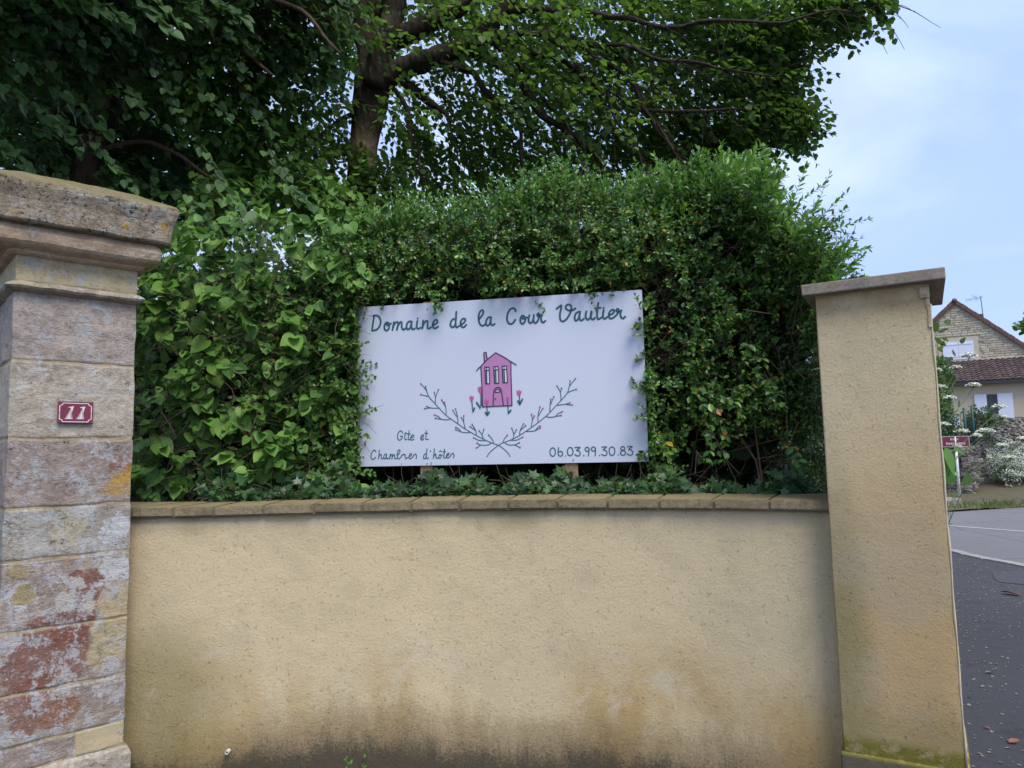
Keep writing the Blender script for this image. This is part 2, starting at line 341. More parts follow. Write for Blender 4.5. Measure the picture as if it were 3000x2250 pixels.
# kerb: a line of low kerbstones
M_KERB = plain('kerb_stone', (.27, .26, .25), .9, .25, 9, bump=.004)
kb = empty('kerb', (7, 10, 0), label='low worn kerb between dark footpath and grey road', cat='kerb')
kb['kind'] = 'structure'
for i in range(3, len(KERB)-2):
    a, b = Vector(KERB[i]+(0,)), Vector(KERB[i+1]+(0,)); L = (b-a).length; nseg = max(1, int(L/.9))
    for j in range(nseg):
        p, q = a.lerp(b, j/nseg), a.lerp(b, (j+1)/nseg); ang = math.atan2(q.y-p.y, q.x-p.x)
        bm = block(((q-p).length-.015, .16, .075), .012, 2, seed=i*7+j)
        o = bm_obj('kerbstone', bm, M_KERB, kb); c = (p+q)/2; o.location = (c.x-7, c.y-10, -.02); o.rotation_euler = (0, 0, ang)
sheet('repair_patch', [(6.3, 9.6), (6.02, 9.15), (5.92, 8.9), (6.05, 8.75), (6.95, 8.5), (6.97, 9.7)], .041, M_PATCH, kind='structure')
M_LINE = plain('road_paint', (.42, .41, .42), .7, .2, 20)
a, b = gnd(2778, 1540), gnd(3000, 1557); dd = (b-a).normalized(); a2 = a-dd*3; b2 = b+dd*12; pn = Vector((-dd.y, dd.x, 0))*.055
mesh('road_line', [a2-pn, b2-pn, b2+pn, a2+pn], [(0, 1, 2, 3)], M_LINE, kind='structure').location.z = .003
# ------------------------------------------------------------------ low wall with its coping
WP = [(-2.29, 3.60), (-2.08, 3.535), (-1.867, 3.50), (-1.656, 3.483), (-1.464, 3.492), (-1.23, 3.514), (-.989, 3.530), (-.752, 3.538), (-.513, 3.545), (-.27, 3.540), (-.031, 3.52),
      (.205, 3.48), (.442, 3.430), (.676, 3.372), (.909, 3.290), (1.128, 3.185), (1.351, 3.075), (1.56, 2.96)]
WP = [Vector(p+(0,)) for p in WP]
def wnorm(i):
    t = (WP[min(i+1, len(WP)-1)]-WP[max(i-1, 0)]).normalized(); return Vector((-t.y, t.x, 0))
def wcurve(s):
    s = min(max(s, 0), len(WP)-1.001); i = int(s); f = s-i
    p0, p1, p2, p3 = WP[max(i-1, 0)], WP[i], WP[i+1], WP[min(i+2, len(WP)-1)]
    return .5*((2*p1)+(p2-p0)*f+(2*p0-5*p1+4*p2-p3)*f*f+(3*p1-p0-3*p2+p3)*f**3)
def wx(x):                                 # y of the coping's front edge at x
    for i in range(len(WP)-1):
        if WP[i+1].x >= x: return WP[i].y+(WP[i+1].y-WP[i].y)*(x-WP[i].x)/(WP[i+1].x-WP[i].x)
    return WP[-1].y-.55*(x-WP[-1].x)
gw = empty('garden_wall', (0, 3.5, 0), label='low curved cream rendered garden wall stained dark along its foot', cat='wall')
v = []; f = []; nu, nv = 170, 26
for i in range(nu+1):
    s = i/nu*(len(WP)-1); p = wcurve(s); t = (wcurve(s+.05)-wcurve(s-.05)).normalized(); n = Vector((-t.y, t.x, 0))
    for j in range(nv+1):
        z = 1.468*j/nv; q = p+n*.032
        dsp = (mn.noise(Vector((q.x*1.3, z*1.3, 3)))*.006+mn.noise(Vector((q.x*5, z*5, 7)))*.0025)
        v.append((q.x-n.x*dsp, q.y-3.5-n.y*dsp, z))
    q = p+n*.40; v.append((q.x, q.y-3.5, 1.468)); v.append((q.x, q.y-3.5, 0))
K = nv+3
for i in range(nu):
    for j in range(K-1): f.append((i*K+j, (i+1)*K+j, (i+1)*K+j+1, i*K+j+1))
mesh('rendered_face', v, f, M_WALL, gw, True)
M_MORT = plain('joint_mortar', (.20, .17, .12), .95, .15, 20)
mb = MB()
for i in range(len(WP)-1):
    a, b = WP[i], WP[i+1]; na, nb = wnorm(i), wnorm(i+1)
    o = Vector((0, -3.5, 0)); z0, z1 = 1.467, 1.506
    A, B, Cc, D = a+na*.012+o, b+nb*.012+o, b+nb*.44+o, a+na*.44+o
    mb.add([(q.x, q.y, z) for z in (z0, z1) for q in (A, B, Cc, D)], [(0, 3, 2, 1), (4, 5, 6, 7), (0, 1, 5, 4), (2, 3, 7, 6)])
mb.build('coping_mortar', M_MORT, gw)
for i in range(len(WP)-1):
    a, b = WP[i], WP[i+1]; na, nb = wnorm(i), wnorm(i+1); t = (b-a).normalized()
    bm = bmesh.new(); o = Vector((0, -3.5, 0)); g = t*.0028
    jz = random.uniform(-.0015, .0025); jo = random.uniform(-.003, .003)
    A, B, Cc, D = a+na*jo+g, b+nb*jo-g, b+nb*.452-g, a+na*.452+g
    vs = [bm.verts.new((q.x+o.x, q.y+o.y, z)) for z in (1.4705+jz, 1.515+jz) for q in (A, B, Cc, D)]
    for q in ((0, 3, 2, 1), (4, 5, 6, 7), (0, 1, 5, 4), (1, 2, 6, 5), (2, 3, 7, 6), (3, 0, 4, 7)): bm.faces.new([vs[k] for k in q])
    bmesh.ops.bevel(bm, geom=bm.edges[:], offset=.006, segments=2, affect='EDGES')
    for vv in bm.verts: vv.co += Vector((0, 1, 1))*mn.noise(vv.co*13+Vector((i, 0, 0)))*.003
    bm_obj('coping_stone', bm, M_ST['coping'], gw)
# weep pipe near the foot of the wall
px = at(660, 2210, 3.49); mb = MB(); k = 12
for r0, r1, y0, y1 in ((.0095, .0095, -.022, .05),): mb.tube([(0, y0, 0), (0, y1, 0)], r0, k, False)
mb.tube([(0, .05, 0), (0, -.022, 0)], .006, k, False)
n0 = len(mb.v); mb.v += [(math.cos(2*math.pi*j/k)*r, -.022, math.sin(2*math.pi*j/k)*r) for r in (.0095, .006) for j in range(k)]
mb.f += [(n0+j, n0+(j+1)%k, n0+k+(j+1)%k, n0+k+j) for j in range(k)]
mb.build('weep_pipe', plain('pvc', (.55, .53, .48), .5), gw).location = (px.x, wx(px.x)+.03-3.5, px.z)
# ------------------------------------------------------------------ left gate pillar
A43 = R(43); gd = Vector((math.cos(A43), math.sin(A43), 0)); gn = Vector((-gd.y, gd.x, 0))
GR = Vector((-1.836, 3.436, 0)); GC = GR-gd*.25+gn*.25
gp = empty('gate_pillar', GC, A43, label='old stone gate pillar patched with lichen and red stains, under a moulded cap', cat='pillar')
def sqlathe(prof, ns=14, amp=.003, fr=9, seed=0):
    v = []; f = []; k = 4*ns
    for (r, z) in prof:
        cs = [(-r, -r), (r, -r), (r, r), (-r, r)]
        for s in range(4):
            (x0, y0), (x1, y1) = cs[s], cs[(s+1)%4]
            for j in range(ns):
                q = Vector((x0+(x1-x0)*j/ns, y0+(y1-y0)*j/ns, z)); e = min(j, ns-j)
                q2 = q*fr+Vector((seed*5, 0, 0)); d = mn.noise(q2)*amp+mn.noise(q2*3.3)*amp*.5
                sc = 1-(.007/r if e == 0 else 0)
                v.append((q.x*sc+(d if s in (1, 3) else d*.3), q.y*sc+(d if s in (0, 2) else d*.3), z+mn.noise(q2+Vector((0, 7, 0)))*amp*.8))
    for i in range(len(prof)-1):
        for j in range(k): f.append((i*k+j, i*k+(j+1)%k, (i+1)*k+(j+1)%k, (i+1)*k+j))
    f += [tuple(range(k))[::-1], tuple((len(prof)-1)*k+j for j in range(k))]
    return v, f
def ring(name, prof, mt, **k): v, f = sqlathe(prof, **k); return mesh(name, v, f, mt, gp, False)
H = .25
mbm = MB(); mbm.box((-H+.004, -H+.004, .42), (H-.004, H-.004, 2.80)); mbm.build('mortar', M_ST['mortar'], gp)
def seg(a, b, n): return [a+(b-a)*i/n for i in range(n+1)]
ring('plinth_stone', [(H+.03, 0), (H+.03, .2), (H+.028, .36), (H+.03, .40), (H+.02, .425), (H+.002, .435)], M_ST['beige'], amp=.006)
courses = [(.437, .545, 'cream'), (.545, .757, 'red'), (.757, 1.018, 'red'), (1.018, 1.321, 'red'), (1.321, 1.548, 'pale'), (1.548, 1.853, 'mauve'), (1.853, 2.201, 'beige'), (2.201, 2.514, 'grey')]
for i, (z0, z1, k) in enumerate(courses):
    parts = [(-.25, .25, k)]
    if k == 'cream': parts = [(-.25, .05, 'mauve'), (.05, .25, 'cream')]
    for j, (x0, x1, kk) in enumerate(parts):
        g = .006; thin = .003 if kk == 'cream' else .0055
        bm = block((x1-x0-(g if len(parts) > 1 else 0), .5, z1-z0-2*thin), .008, 2, .03, .005, 8, i*3+j, ((x0+x1)/2, 0, z0+thin))
        bm_obj('stone', bm, M_ST[kk], gp, False)
ring('string_moulding', [(H-.002, 2.508), (H+.012, 2.514), (H+.030, 2.522), (H+.036, 2.532), (H+.030, 2.543), (H+.014, 2.552), (H-.002, 2.562)], M_ST['mould'], amp=.006, ns=26, fr=14)
bm_obj('frieze_stone', block((.498, .498, .122), .006, 2, .04, .002, 7, 40, (0, 0, 2.561)), M_ST['frieze'], gp)
pr = [(H-.004, 2.672), (H+.020, 2.676), (H+.032, 2.684), (H+.030, 2.694), (H+.040, 2.700)]
pr += [(H+.040+.048*math.sin(a), 2.738-.038*math.cos(a)) for a in [math.pi*q/8 for q in range(1, 5)]] + [(H+.092, 2.76), (H+.085, 2.785), (H+.07, 2.803)]
ring('cornice_moulding', pr, M_ST['cornice'], amp=.0045, ns=24, fr=11)
ring('cap_stone', [(H+.06, 2.800), (H+.112, 2.803), (H+.120, 2.812), (H+.132, 2.90), (H+.150, 2.955), (H+.152, 2.975), (H+.138, 2.990), (H+.085, 3.02), (H+.0, 3.06), (.12, 3.10), (.02, 3.115)], M_ST['cap'], amp=.009, ns=26, fr=9)
# ------------------------------------------------------------------ enamel number plate
M_EN = plain('enamel_maroon', (.17, .022, .042), .28, .2, 18); M_ENW = plain('enamel_white', (.66, .58, .62), .3, .06, 30); M_END = plain('enamel_edge', (.055, .012, .02), .35)
def flat(name, polys, mat_, parent, y, smooth=False):
    """flat painted shapes; each stroke lies a hair proud of the one before so that none share a plane"""
    bm = bmesh.new()
    for p in polys:
        k = 0
        if isinstance(p, tuple): k, p = p
        bm.faces.new([bm.verts.new((q[0], y-(k%12)*.00003, q[1])) for q in p])
    bmesh.ops.triangulate(bm, faces=bm.faces[:], ngon_method='EAR_CLIP')
    for fc in bm.faces:
        fc.normal_update()
        if fc.normal.y > 0: fc.normal_flip()
    return bm_obj(name, bm, mat_, parent)
def ribbon(pts, w, k=0):
    """flat stroke of width w with mitred joints and round ends, as a list of polygons"""
    P = [Vector((p[0], p[1])) for p in pts]; P = [p for i, p in enumerate(P) if i == 0 or (p-P[i-1]).length > 1e-5]
    if len(P) < 2: return [(k, [P[0]+Vector((math.cos(a), math.sin(a)))*w*.62 for a in [math.pi*q/6 for q in range(12)]])]
    n = len(P); off = []
    for i in range(n):
        t0 = (P[i]-P[i-1]).normalized() if i else (P[1]-P[0]).normalized(); t1 = (P[i+1]-P[i]).normalized() if i < n-1 else t0
        t = (t0+t1); t = t.normalized() if t.length > .2 else t1
        c = max(.55, t.dot(t1)); off.append(Vector((-t.y, t.x))*(w/2/c))
    out = [(k, [P[i]-off[i], P[i+1]-off[i+1], P[i+1]+off[i+1], P[i]+off[i]]) for i in range(n-1)]
    for p, o, sg in ((P[0], off[0], 1), (P[-1], off[-1], -1)):
        a0 = math.atan2(o.y, o.x); out.append((k, [p+Vector((math.cos(a0+sg*math.pi*q/5), math.sin(a0+sg*math.pi*q/5)))*w/2 for q in range(6)]))
    return out
ploc = GR-gd*.248-gn*.012
npl = empty('number_plate', ploc+Vector((0, 0, 1.972)), A43, label='small maroon enamel house number plate 11 on the left stone pillar', cat='number plate')
PW, PH = .071, .050
bm = block((PW*2, .004, PH*2), .0015, 2); bm_obj('plate', bm, M_EN, npl).location = (0, 0, -PH)
for q_ in ([(-PW+.001, -PH+.001), (PW-.001, -PH+.001), (PW-.001, -PH+.0035), (-PW+.001, -PH+.0035)], [(-PW+.001, PH-.0035), (PW-.001, PH-.0035), (PW-.001, PH-.001), (-PW+.001, PH-.001)]): flat('edge_band', [q_], M_END, npl, -.0026)
bx, by, c = PW-.0075, PH-.0075, .013
fr = [(-bx+c, by), (bx-c, by), (bx-c*.8, by-c*.55), (bx-c*.45, by-c*.8), (bx, by-c), (bx, -by+c), (bx-c*.45, -by+c*.8), (bx-c*.8, -by+c*.55), (bx-c, -by), (-bx+c, -by), (-bx+c*.8, -by+c*.55), (-bx+c*.45, -by+c*.8), (-bx, -by+c), (-bx, by-c), (-bx+c*.45, by-c*.8), (-bx+c*.8, by-c*.55), (-bx+c, by)]
flat('border_line', ribbon(fr, .0036), M_ENW, npl, -.0030)
def one(cx):
    q = [(-230, -245), (-230, -215), (-150, -200), (-115, -190), (-95, -165), (10, 170), (-5, 195), (-95, 190), (-95, 215), (50, 245), (125, 255), (0, -165), (-8, -195), (25, -208), (92, -218), (92, -245)]
    s = .0707/768; return [(cx+x*s*1.08, z*s*1.28-.001) for x, z in q]
for q_ in (-.020, .026): flat('numeral', [one(q_)], M_ENW, npl, -.0032)
M_STEEL = plain('steel', (.35, .34, .33), .4, metal=.8)
for sx in (-1, 1):
    o = MB().tube([(sx*(PW-.006), -.006, 0), (sx*(PW-.006), 0, 0)], .0022, 8).build('screw', M_STEEL, npl)
# ------------------------------------------------------------------ right rendered pillar
A30 = R(-30); rd = Vector((math.cos(A30), math.sin(A30), 0)); rn = Vector((-rd.y, rd.x, 0))
RA = Vector((1.317, 3.021, 0)); RC = RA+rd*.212+rn*.25
rp_ = empty('rendered_pillar', RC, A30, label='tall cream rendered pillar with flat concrete cap at the street corner', cat='pillar')
bm = block((.424, .50, 1.895), .008, 3, .05, .0022, 4, 3, (0, 0, .505)); bm_obj('shaft', bm, M_PIL, rp_, True)
bm = block((.45, .53, .512), .012, 3, .05, .003, 4, 5, (.003, 0, 0)); bm_obj('plinth', bm, M_PIL, rp_, True)
M_BEAD = plain('corner_bead', (.54, .46, .31), .8, .12, 30, bump=.002)
mb = MB()
pts = [(0.2135+.0015*math.sin(i*1.7), -.2490, .52+i*.094) for i in range(20)]; mb.tube(pts, [.0036+.0014*math.sin(i*2.3) for i in range(20)], 6)
mb.build('corner_bead', M_BEAD, rp_, True)
mb = MB(); mb.tube([(.224, -.262, z) for z in (0.0, .2, .4, .50)], .006, 6); mb.build('plinth_bead', M_BEAD, rp_, True)
bm = block((.53, .62, .047), .005, 2, .12, .001, 5, 9, (.006, .01, 2.392)); bm_obj('cap_slab', bm, M_ST['pcap'], rp_)
M_CH = plain('chipped_mortar', (.48, .38, .24), .95, .25, 30, bump=.006)
bm = block((.035, .018, .05), .006, 2, .012, .006, 30, 2, (.195, -.252, 2.33)); bm_obj('mortar_chip', bm, M_CH, rp_)
bm = block((.013, .012, .13), .003, 2, .012, .004, 30, 4, (.207, -.250, 2.21)); bm_obj('mortar_chip', bm, M_CH, rp_)
# ------------------------------------------------------------------ sign board
BLc = Vector((-.945, 4.324, 1.68)); BRc = Vector((.756, 4.0, 1.68)); bu = (BRc-BLc).normalized(); SA = math.atan2(bu.y, bu.x); SW, SH = 1.7316, .98
sb = empty('sign_board', BLc, SA, label='large white guest house sign with handwritten lettering and a pink house', cat='sign')
def board_mat():
    m, t, b, o = mat('sign_panel'); c = t.mix(t.noise(2.2, detail=5), (.53, .57, .69), (.56, .60, .71))
    c = t.mix(t.math('MULTIPLY', t.rng(t.noise(60, detail=4), .66, .74), .12), c, (.3, .3, .32))
    t.l(c, b.inputs[0]); b.inputs['Roughness'].default_value = .38; b.inputs['Specular IOR Level'].default_value = .35; return m
bm = block((SW, .008, SH), .001, 1); bm_obj('panel', bm, board_mat(), sb).location = (SW/2, .004, 0)
M_WOOD = plain('weathered_wood', (.26, .17, .10), .85, .3, 40, bump=.003)
for x0, top in ((.43, .95), (1.295, .93)):
    bm = block((.075, .045, 1.68+top), .003, 1, 0, 0, at_=(x0, .033, -1.68)); bm_obj('post', bm, M_WOOD, sb)
bm_obj('batten', block((.06, .02, .075), .002, 1, at_=(.45, .02, .915)), M_WOOD, sb)
for p in ((.45, .945), (1.31, .925), (.44, .012), (1.31, .018)):
    MB().tube([(p[0], -.003, p[1]), (p[0], .001, p[1])], .0045, 10).build('screw', M_STEEL, sb)
ART = json.loads('''{"title":[[[109,922],[104,893],[99,862],[95,830]],[[103,921],[118,923],[137,916],[149,896],[150,871],[140,848],[122,833],[95,829]],[[191,875],[179,866],[174,846],[179,830],[191,825],[203,836],[206,856],[201,871],[191,875]],[[188,870],[192,858],[204,859],[218,867]],[[236,874],[231,849],[227,826]],[[230,840],[240,863],[253,874],[263,869],[261,847],[255,826]],[[256,836],[267,858],[279,873],[286,867],[286,846],[290,830],[299,825],[311,832]],[[351,871],[335,873],[321,861],[317,839],[324,825],[336,829],[345,848],[350,870]],[[351,871],[348,845],[352,827],[362,823],[370,829]],[[386,873],[382,849],[383,831],[393,825],[406,831]],[[388,889],[388,888]],[[423,873],[420,847],[417,825]],[[418,833],[427,855],[440,870],[449,868],[450,848],[450,828],[459,823],[472,830]],[[485,844],[499,847],[512,859],[510,870],[500,874],[489,863],[483,844],[487,827],[498,822],[516,831]],[[631,916],[629,886],[626,853],[627,827],[634,821],[647,828]],[[625,871],[609,871],[596,854],[594,835],[602,823],[614,825],[624,839]],[[656,837],[672,842],[686,858],[683,869],[672,871],[660,859],[656,840],[663,823],[677,820],[691,832]],[[771,864],[782,875],[795,895],[798,909],[789,916],[777,907],[769,887],[768,866],[771,843],[781,826],[794,822],[807,829]],[[842,870],[828,870],[816,854],[812,834],[820,822],[832,826],[839,844],[844,869]],[[844,870],[841,844],[844,827],[853,821],[865,829]],[[994,898],[987,913],[973,917],[957,907],[945,884],[940,859],[945,836],[960,822],[977,829],[990,847]],[[1035,869],[1025,861],[1020,843],[1024,826],[1034,820],[1046,830],[1050,848],[1046,862],[1035,869]],[[1031,866],[1035,851],[1049,852],[1062,857]],[[1075,869],[1070,849],[1071,831],[1079,822],[1092,830],[1099,848],[1102,869]],[[1102,869],[1099,843],[1102,825],[1113,821],[1124,833],[1132,855],[1134,871],[1128,877],[1121,870],[1127,860],[1141,862],[1150,866]],[[1150,867],[1144,850],[1146,831],[1156,821],[1169,830]],[[1238,898],[1250,908],[1265,916]],[[1265,917],[1263,895],[1257,873],[1255,850],[1259,829],[1271,821],[1289,830],[1305,849],[1319,876],[1324,899],[1319,914],[1307,919],[1295,914],[1290,901],[1299,889],[1313,883],[1331,884],[1347,894]],[[1374,872],[1360,871],[1346,859],[1341,838],[1345,823],[1354,823],[1365,839],[1373,868]],[[1374,872],[1369,846],[1372,826],[1381,821],[1395,831]],[[1410,872],[1405,851],[1408,832],[1418,823],[1431,836],[1438,856],[1439,871]],[[1439,871],[1435,844],[1438,828],[1447,823],[1459,832]],[[1480,918],[1475,883],[1471,851],[1473,829],[1481,823],[1496,832]],[[1461,887],[1492,889]],[[1510,874],[1505,849],[1506,829],[1516,823],[1528,832]],[[1510,888],[1510,887]],[[1542,844],[1559,849],[1569,862],[1567,872],[1558,873],[1544,861],[1538,841],[1543,825],[1556,823],[1572,832],[1588,849],[1596,864],[1594,875],[1586,875],[1582,867],[1588,859],[1600,861],[1611,866]],[[1611,867],[1604,846],[1607,828],[1618,819],[1631,829]]],"subtitle":[[[287,198],[283,207],[273,210],[261,198],[255,177],[259,160],[270,155],[282,164],[287,179]],[[287,179],[273,178]],[[303,185],[301,171],[303,158],[313,159]],[[299,192],[308,198],[313,192]],[[329,209],[326,182],[322,161],[328,156],[336,159]],[[313,192],[335,191]],[[338,166],[353,172],[358,180],[351,184],[341,175],[338,160],[346,154],[360,159]],[[402,164],[413,168],[419,178],[414,183],[405,176],[401,161],[408,153],[420,159]],[[436,207],[435,180],[432,161],[437,155],[448,157]],[[426,192],[444,191]],[[118,88],[112,98],[101,96],[90,79],[86,60],[93,46],[104,45],[117,56]],[[140,98],[138,71],[134,45]],[[135,54],[143,69],[152,71],[152,54],[158,46],[166,49]],[[186,73],[176,73],[168,59],[171,47],[180,49],[186,70]],[[186,73],[185,53],[188,46],[197,48]],[[210,72],[206,58],[204,44]],[[205,51],[214,67],[222,70],[221,58],[219,44]],[[220,50],[229,67],[236,69],[237,52],[240,45],[249,46]],[[254,64],[267,78],[271,93],[263,97],[256,86],[253,64],[257,47],[268,46],[278,56],[281,65],[286,65],[292,72],[297,67],[304,69]],[[304,69],[303,54],[308,45],[320,51]],[[327,56],[340,62],[344,71],[336,73],[329,63],[327,48],[335,43],[347,50],[358,64],[366,70],[373,62],[374,52],[370,43]],[[439,99],[436,70],[435,49],[440,41],[448,45]],[[435,69],[425,68],[417,54],[420,42],[428,43],[435,56]],[[460,89],[460,82]],[[485,98],[482,69],[478,43]],[[479,50],[487,64],[494,67],[494,50],[499,43],[507,45]],[[519,64],[513,57],[513,45],[520,42],[526,52],[524,62],[519,64]],[[524,59],[534,61]],[[516,81],[522,86],[528,81]],[[548,96],[545,68],[542,49],[548,43],[558,48]],[[537,80],[554,80]],[[558,53],[571,60],[576,68],[570,71],[561,62],[560,48],[567,43],[578,48],[588,62],[598,70],[604,62],[605,53],[601,44]]],"phone":[[[1193,89],[1201,86],[1206,77],[1208,65],[1206,53],[1200,44],[1192,41],[1184,44],[1178,53],[1176,65],[1179,77],[1185,86],[1193,89]],[[1227,89],[1224,71],[1223,55]],[[1237,68],[1244,66],[1248,61],[1250,54],[1248,48],[1243,43],[1236,41],[1230,43],[1225,48],[1223,55],[1225,61],[1230,66],[1237,68]],[[1265,41],[1266,41]],[[1293,89],[1302,86],[1307,77],[1309,65],[1307,53],[1300,45],[1292,42],[1284,45],[1278,54],[1277,66],[1279,77],[1285,86],[1293,89]],[[1321,88],[1350,88],[1330,72],[1343,68],[1350,55],[1345,43],[1333,40],[1319,48]],[[1370,41],[1370,41]],[[1390,88],[1396,86],[1400,82],[1401,76],[1400,71],[1395,67],[1390,65],[1384,67],[1380,71],[1379,77],[1380,83],[1385,87],[1390,88]],[[1402,76],[1399,56],[1396,40]],[[1426,89],[1432,87],[1436,83],[1437,77],[1435,71],[1431,67],[1425,65],[1420,67],[1416,71],[1414,77],[1416,83],[1420,88],[1426,89]],[[1438,79],[1437,58],[1434,39]],[[1459,41],[1460,40]],[[1474,87],[1500,87],[1481,72],[1496,67],[1502,54],[1497,42],[1486,39],[1471,46]],[[1531,87],[1538,84],[1544,75],[1546,63],[1543,51],[1537,42],[1529,39],[1521,42],[1516,51],[1514,64],[1516,76],[1522,84],[1531,87]],[[1565,41],[1566,40]],[[1591,87],[1597,86],[1600,82],[1602,77],[1600,72],[1596,68],[1591,67],[1585,68],[1581,72],[1580,77],[1582,83],[1586,86],[1591,87]],[[1592,65],[1599,63],[1604,58],[1605,52],[1603,45],[1598,40],[1591,39],[1584,41],[1579,46],[1577,52],[1580,59],[1585,64],[1592,65]],[[1618,86],[1643,86],[1624,71],[1639,66],[1646,53],[1641,42],[1629,38],[1614,46]]],"sprig":[[[404,490],[437,451],[453,411],[494,365],[557,298],[632,242],[676,211],[744,170],[787,148],[830,127],[875,110],[906,88],[930,64],[941,44]],[[453,411],[434,416],[403,425]],[[442,442],[434,473]],[[493,366],[495,400],[489,434]],[[495,400],[503,424],[514,450]],[[511,339],[468,342],[440,352]],[[460,343],[427,339]],[[560,300],[559,336],[551,373]],[[557,346],[545,367],[533,388]],[[585,273],[566,269],[531,273],[512,289],[487,300]],[[530,273],[493,280]],[[632,242],[630,285],[618,331]],[[629,282],[614,301],[602,323]],[[676,212],[667,254],[668,289]],[[666,255],[653,278]],[[707,190],[678,190],[650,195],[638,212],[618,222]],[[650,195],[618,209]],[[744,171],[738,203],[718,237]],[[736,202],[706,224]],[[785,149],[776,175],[760,198]],[[778,175],[788,206]],[[796,140],[759,142],[726,158]],[[845,128],[836,149],[817,171]],[[831,126],[811,114],[768,115],[746,126]],[[768,114],[742,98]],[[1335,483],[1299,439],[1287,404],[1248,360],[1181,293],[1156,270],[1111,236],[1069,208],[1002,166],[951,141],[900,124],[874,110],[832,80],[815,62],[804,45]],[[1300,445],[1304,470]],[[1288,404],[1312,414],[1338,421]],[[1248,360],[1246,407],[1227,445]],[[1246,405],[1253,431]],[[1229,333],[1272,338],[1299,345]],[[1279,336],[1312,332]],[[1181,293],[1185,341],[1189,369]],[[1188,341],[1207,383]],[[1156,270],[1183,265],[1212,269],[1228,284],[1253,295]],[[1212,269],[1247,274]],[[1111,236],[1112,275],[1124,327]],[[1113,273],[1141,317]],[[1069,208],[1078,251],[1074,285]],[[1078,251],[1090,275]],[[1041,187],[1088,189],[1107,207],[1123,216]],[[1091,189],[1123,205]],[[1002,166],[1005,194],[1026,232]],[[1006,194],[1038,221]],[[961,145],[967,170],[956,208]],[[967,169],[982,198]],[[948,138],[983,139],[1019,155]],[[900,124],[910,147],[928,168]],[[911,125],[934,112],[969,111],[998,123]],[[969,111],[1002,95]]],"tips":[[[404,490]],[[403,425]],[[434,473]],[[489,434]],[[514,450]],[[440,352]],[[427,339]],[[551,373]],[[533,388]],[[487,300]],[[493,280]],[[618,331]],[[602,323]],[[668,289]],[[653,278]],[[618,222]],[[618,209]],[[718,237]],[[706,224]],[[760,198]],[[788,206]],[[726,158]],[[817,171]],[[746,126]],[[742,98]],[[1335,483]],[[1304,470]],[[1338,421]],[[1227,445]],[[1253,431]],[[1299,345]],[[1312,332]],[[1189,369]],[[1207,383]],[[1253,295]],[[1247,274]],[[1124,327]],[[1141,317]],[[1074,285]],[[1090,275]],[[1123,216]],[[1123,205]],[[1026,232]],[[1038,221]],[[956,208]],[[982,198]],[[1019,155]],[[928,168]],[[998,123]],[[1002,95]]],"hfill":[[[777,579],[868,656],[959,598],[959,449],[960,340],[854,339],[783,338],[782,430],[780,507]],[[796,658],[803,661],[811,660],[816,620],[799,605]]],"hline":[[[776,578],[780,507],[782,430],[783,338]],[[783,338],[854,339],[960,340]],[[960,340],[959,449],[958,525],[959,597]],[[750,554],[762,567],[778,580]],[[778,580],[818,619],[868,656]],[[868,656],[912,631],[959,599],[990,579]],[[799,604],[796,657]],[[796,657],[803,661],[811,660]],[[811,660],[816,620]],[[801,573],[826,572]],[[826,572],[829,474]],[[829,474],[804,474]],[[804,474],[801,573]],[[855,573],[881,573]],[[881,573],[883,475]],[[883,475],[858,474]],[[858,474],[855,573]],[[906,574],[932,574]],[[932,574],[935,476]],[[935,476],[909,476]],[[909,476],[906,574]],[[812,571],[812,474]],[[801,553],[827,553]],[[867,573],[868,475]],[[856,553],[882,554]],[[917,573],[919,477]],[[906,554],[933,554]],[[847,340],[851,415],[856,437],[867,447],[879,450],[891,444],[898,429],[903,395],[909,340]],[[860,422],[863,431],[876,437],[888,431],[890,423]],[[890,423],[860,422]]],"hwin":[[[801,573],[826,572],[829,474],[804,474]],[[855,573],[881,573],[883,475],[858,474]],[[906,574],[932,574],[935,476],[909,476]],[[860,422],[863,431],[876,437],[888,431],[890,423]]],"hgrey":[[[805,552],[811,552],[811,475],[806,475]],[[859,552],[866,552],[867,475],[860,475]],[[910,554],[915,553],[918,477],[911,477]]],"hhandle":[[[858,391],[861,386],[868,382],[861,379],[857,371]]],"tulip":[[[705,407],[713,399],[718,410],[723,398],[731,406],[730,388],[722,376],[714,376],[706,389]],[[756,458],[762,452],[768,461],[778,457],[778,419],[768,420],[758,438]],[[796,384],[804,376],[808,386],[814,375],[822,383],[820,365],[812,354],[804,354],[797,366]],[[926,393],[931,386],[935,395],[939,385],[944,392],[943,377],[937,367],[932,367],[926,377]],[[990,431],[998,422],[1003,434],[1009,421],[1018,430],[1017,410],[1007,396],[999,397],[990,411]]],"tstem":[[[719,377],[721,347],[725,314]],[[809,353],[812,291]],[[935,366],[936,333],[938,297]],[[1006,395],[1007,348]]],"tleaf":[[[725,313],[735,333]],[[748,366],[769,333]],[[777,417],[775,347]],[[812,290],[800,305]],[[812,290],[823,306]],[[938,297],[953,313]],[[1007,347],[995,367]],[[1007,347],[1023,375]]]}''')
def cr(pts, closed=False):
    P = [Vector(p) for p in pts]
    if len(P) < 3: return P
    out = []
    for i in range(len(P)-1):
        p0 = P[i-1] if i else P[0]*2-P[1]; p1, p2 = P[i], P[i+1]; p3 = P[i+2] if i+2 < len(P) else P[-1]*2-P[-2]
        for j in range(5):
            f = j/5; out.append(.5*((2*p1)+(p2-p0)*f+(2*p0-5*p1+4*p2-p3)*f*f+(3*p1-p0-3*p2+p3)*f**3))
    return out+[P[-1]]
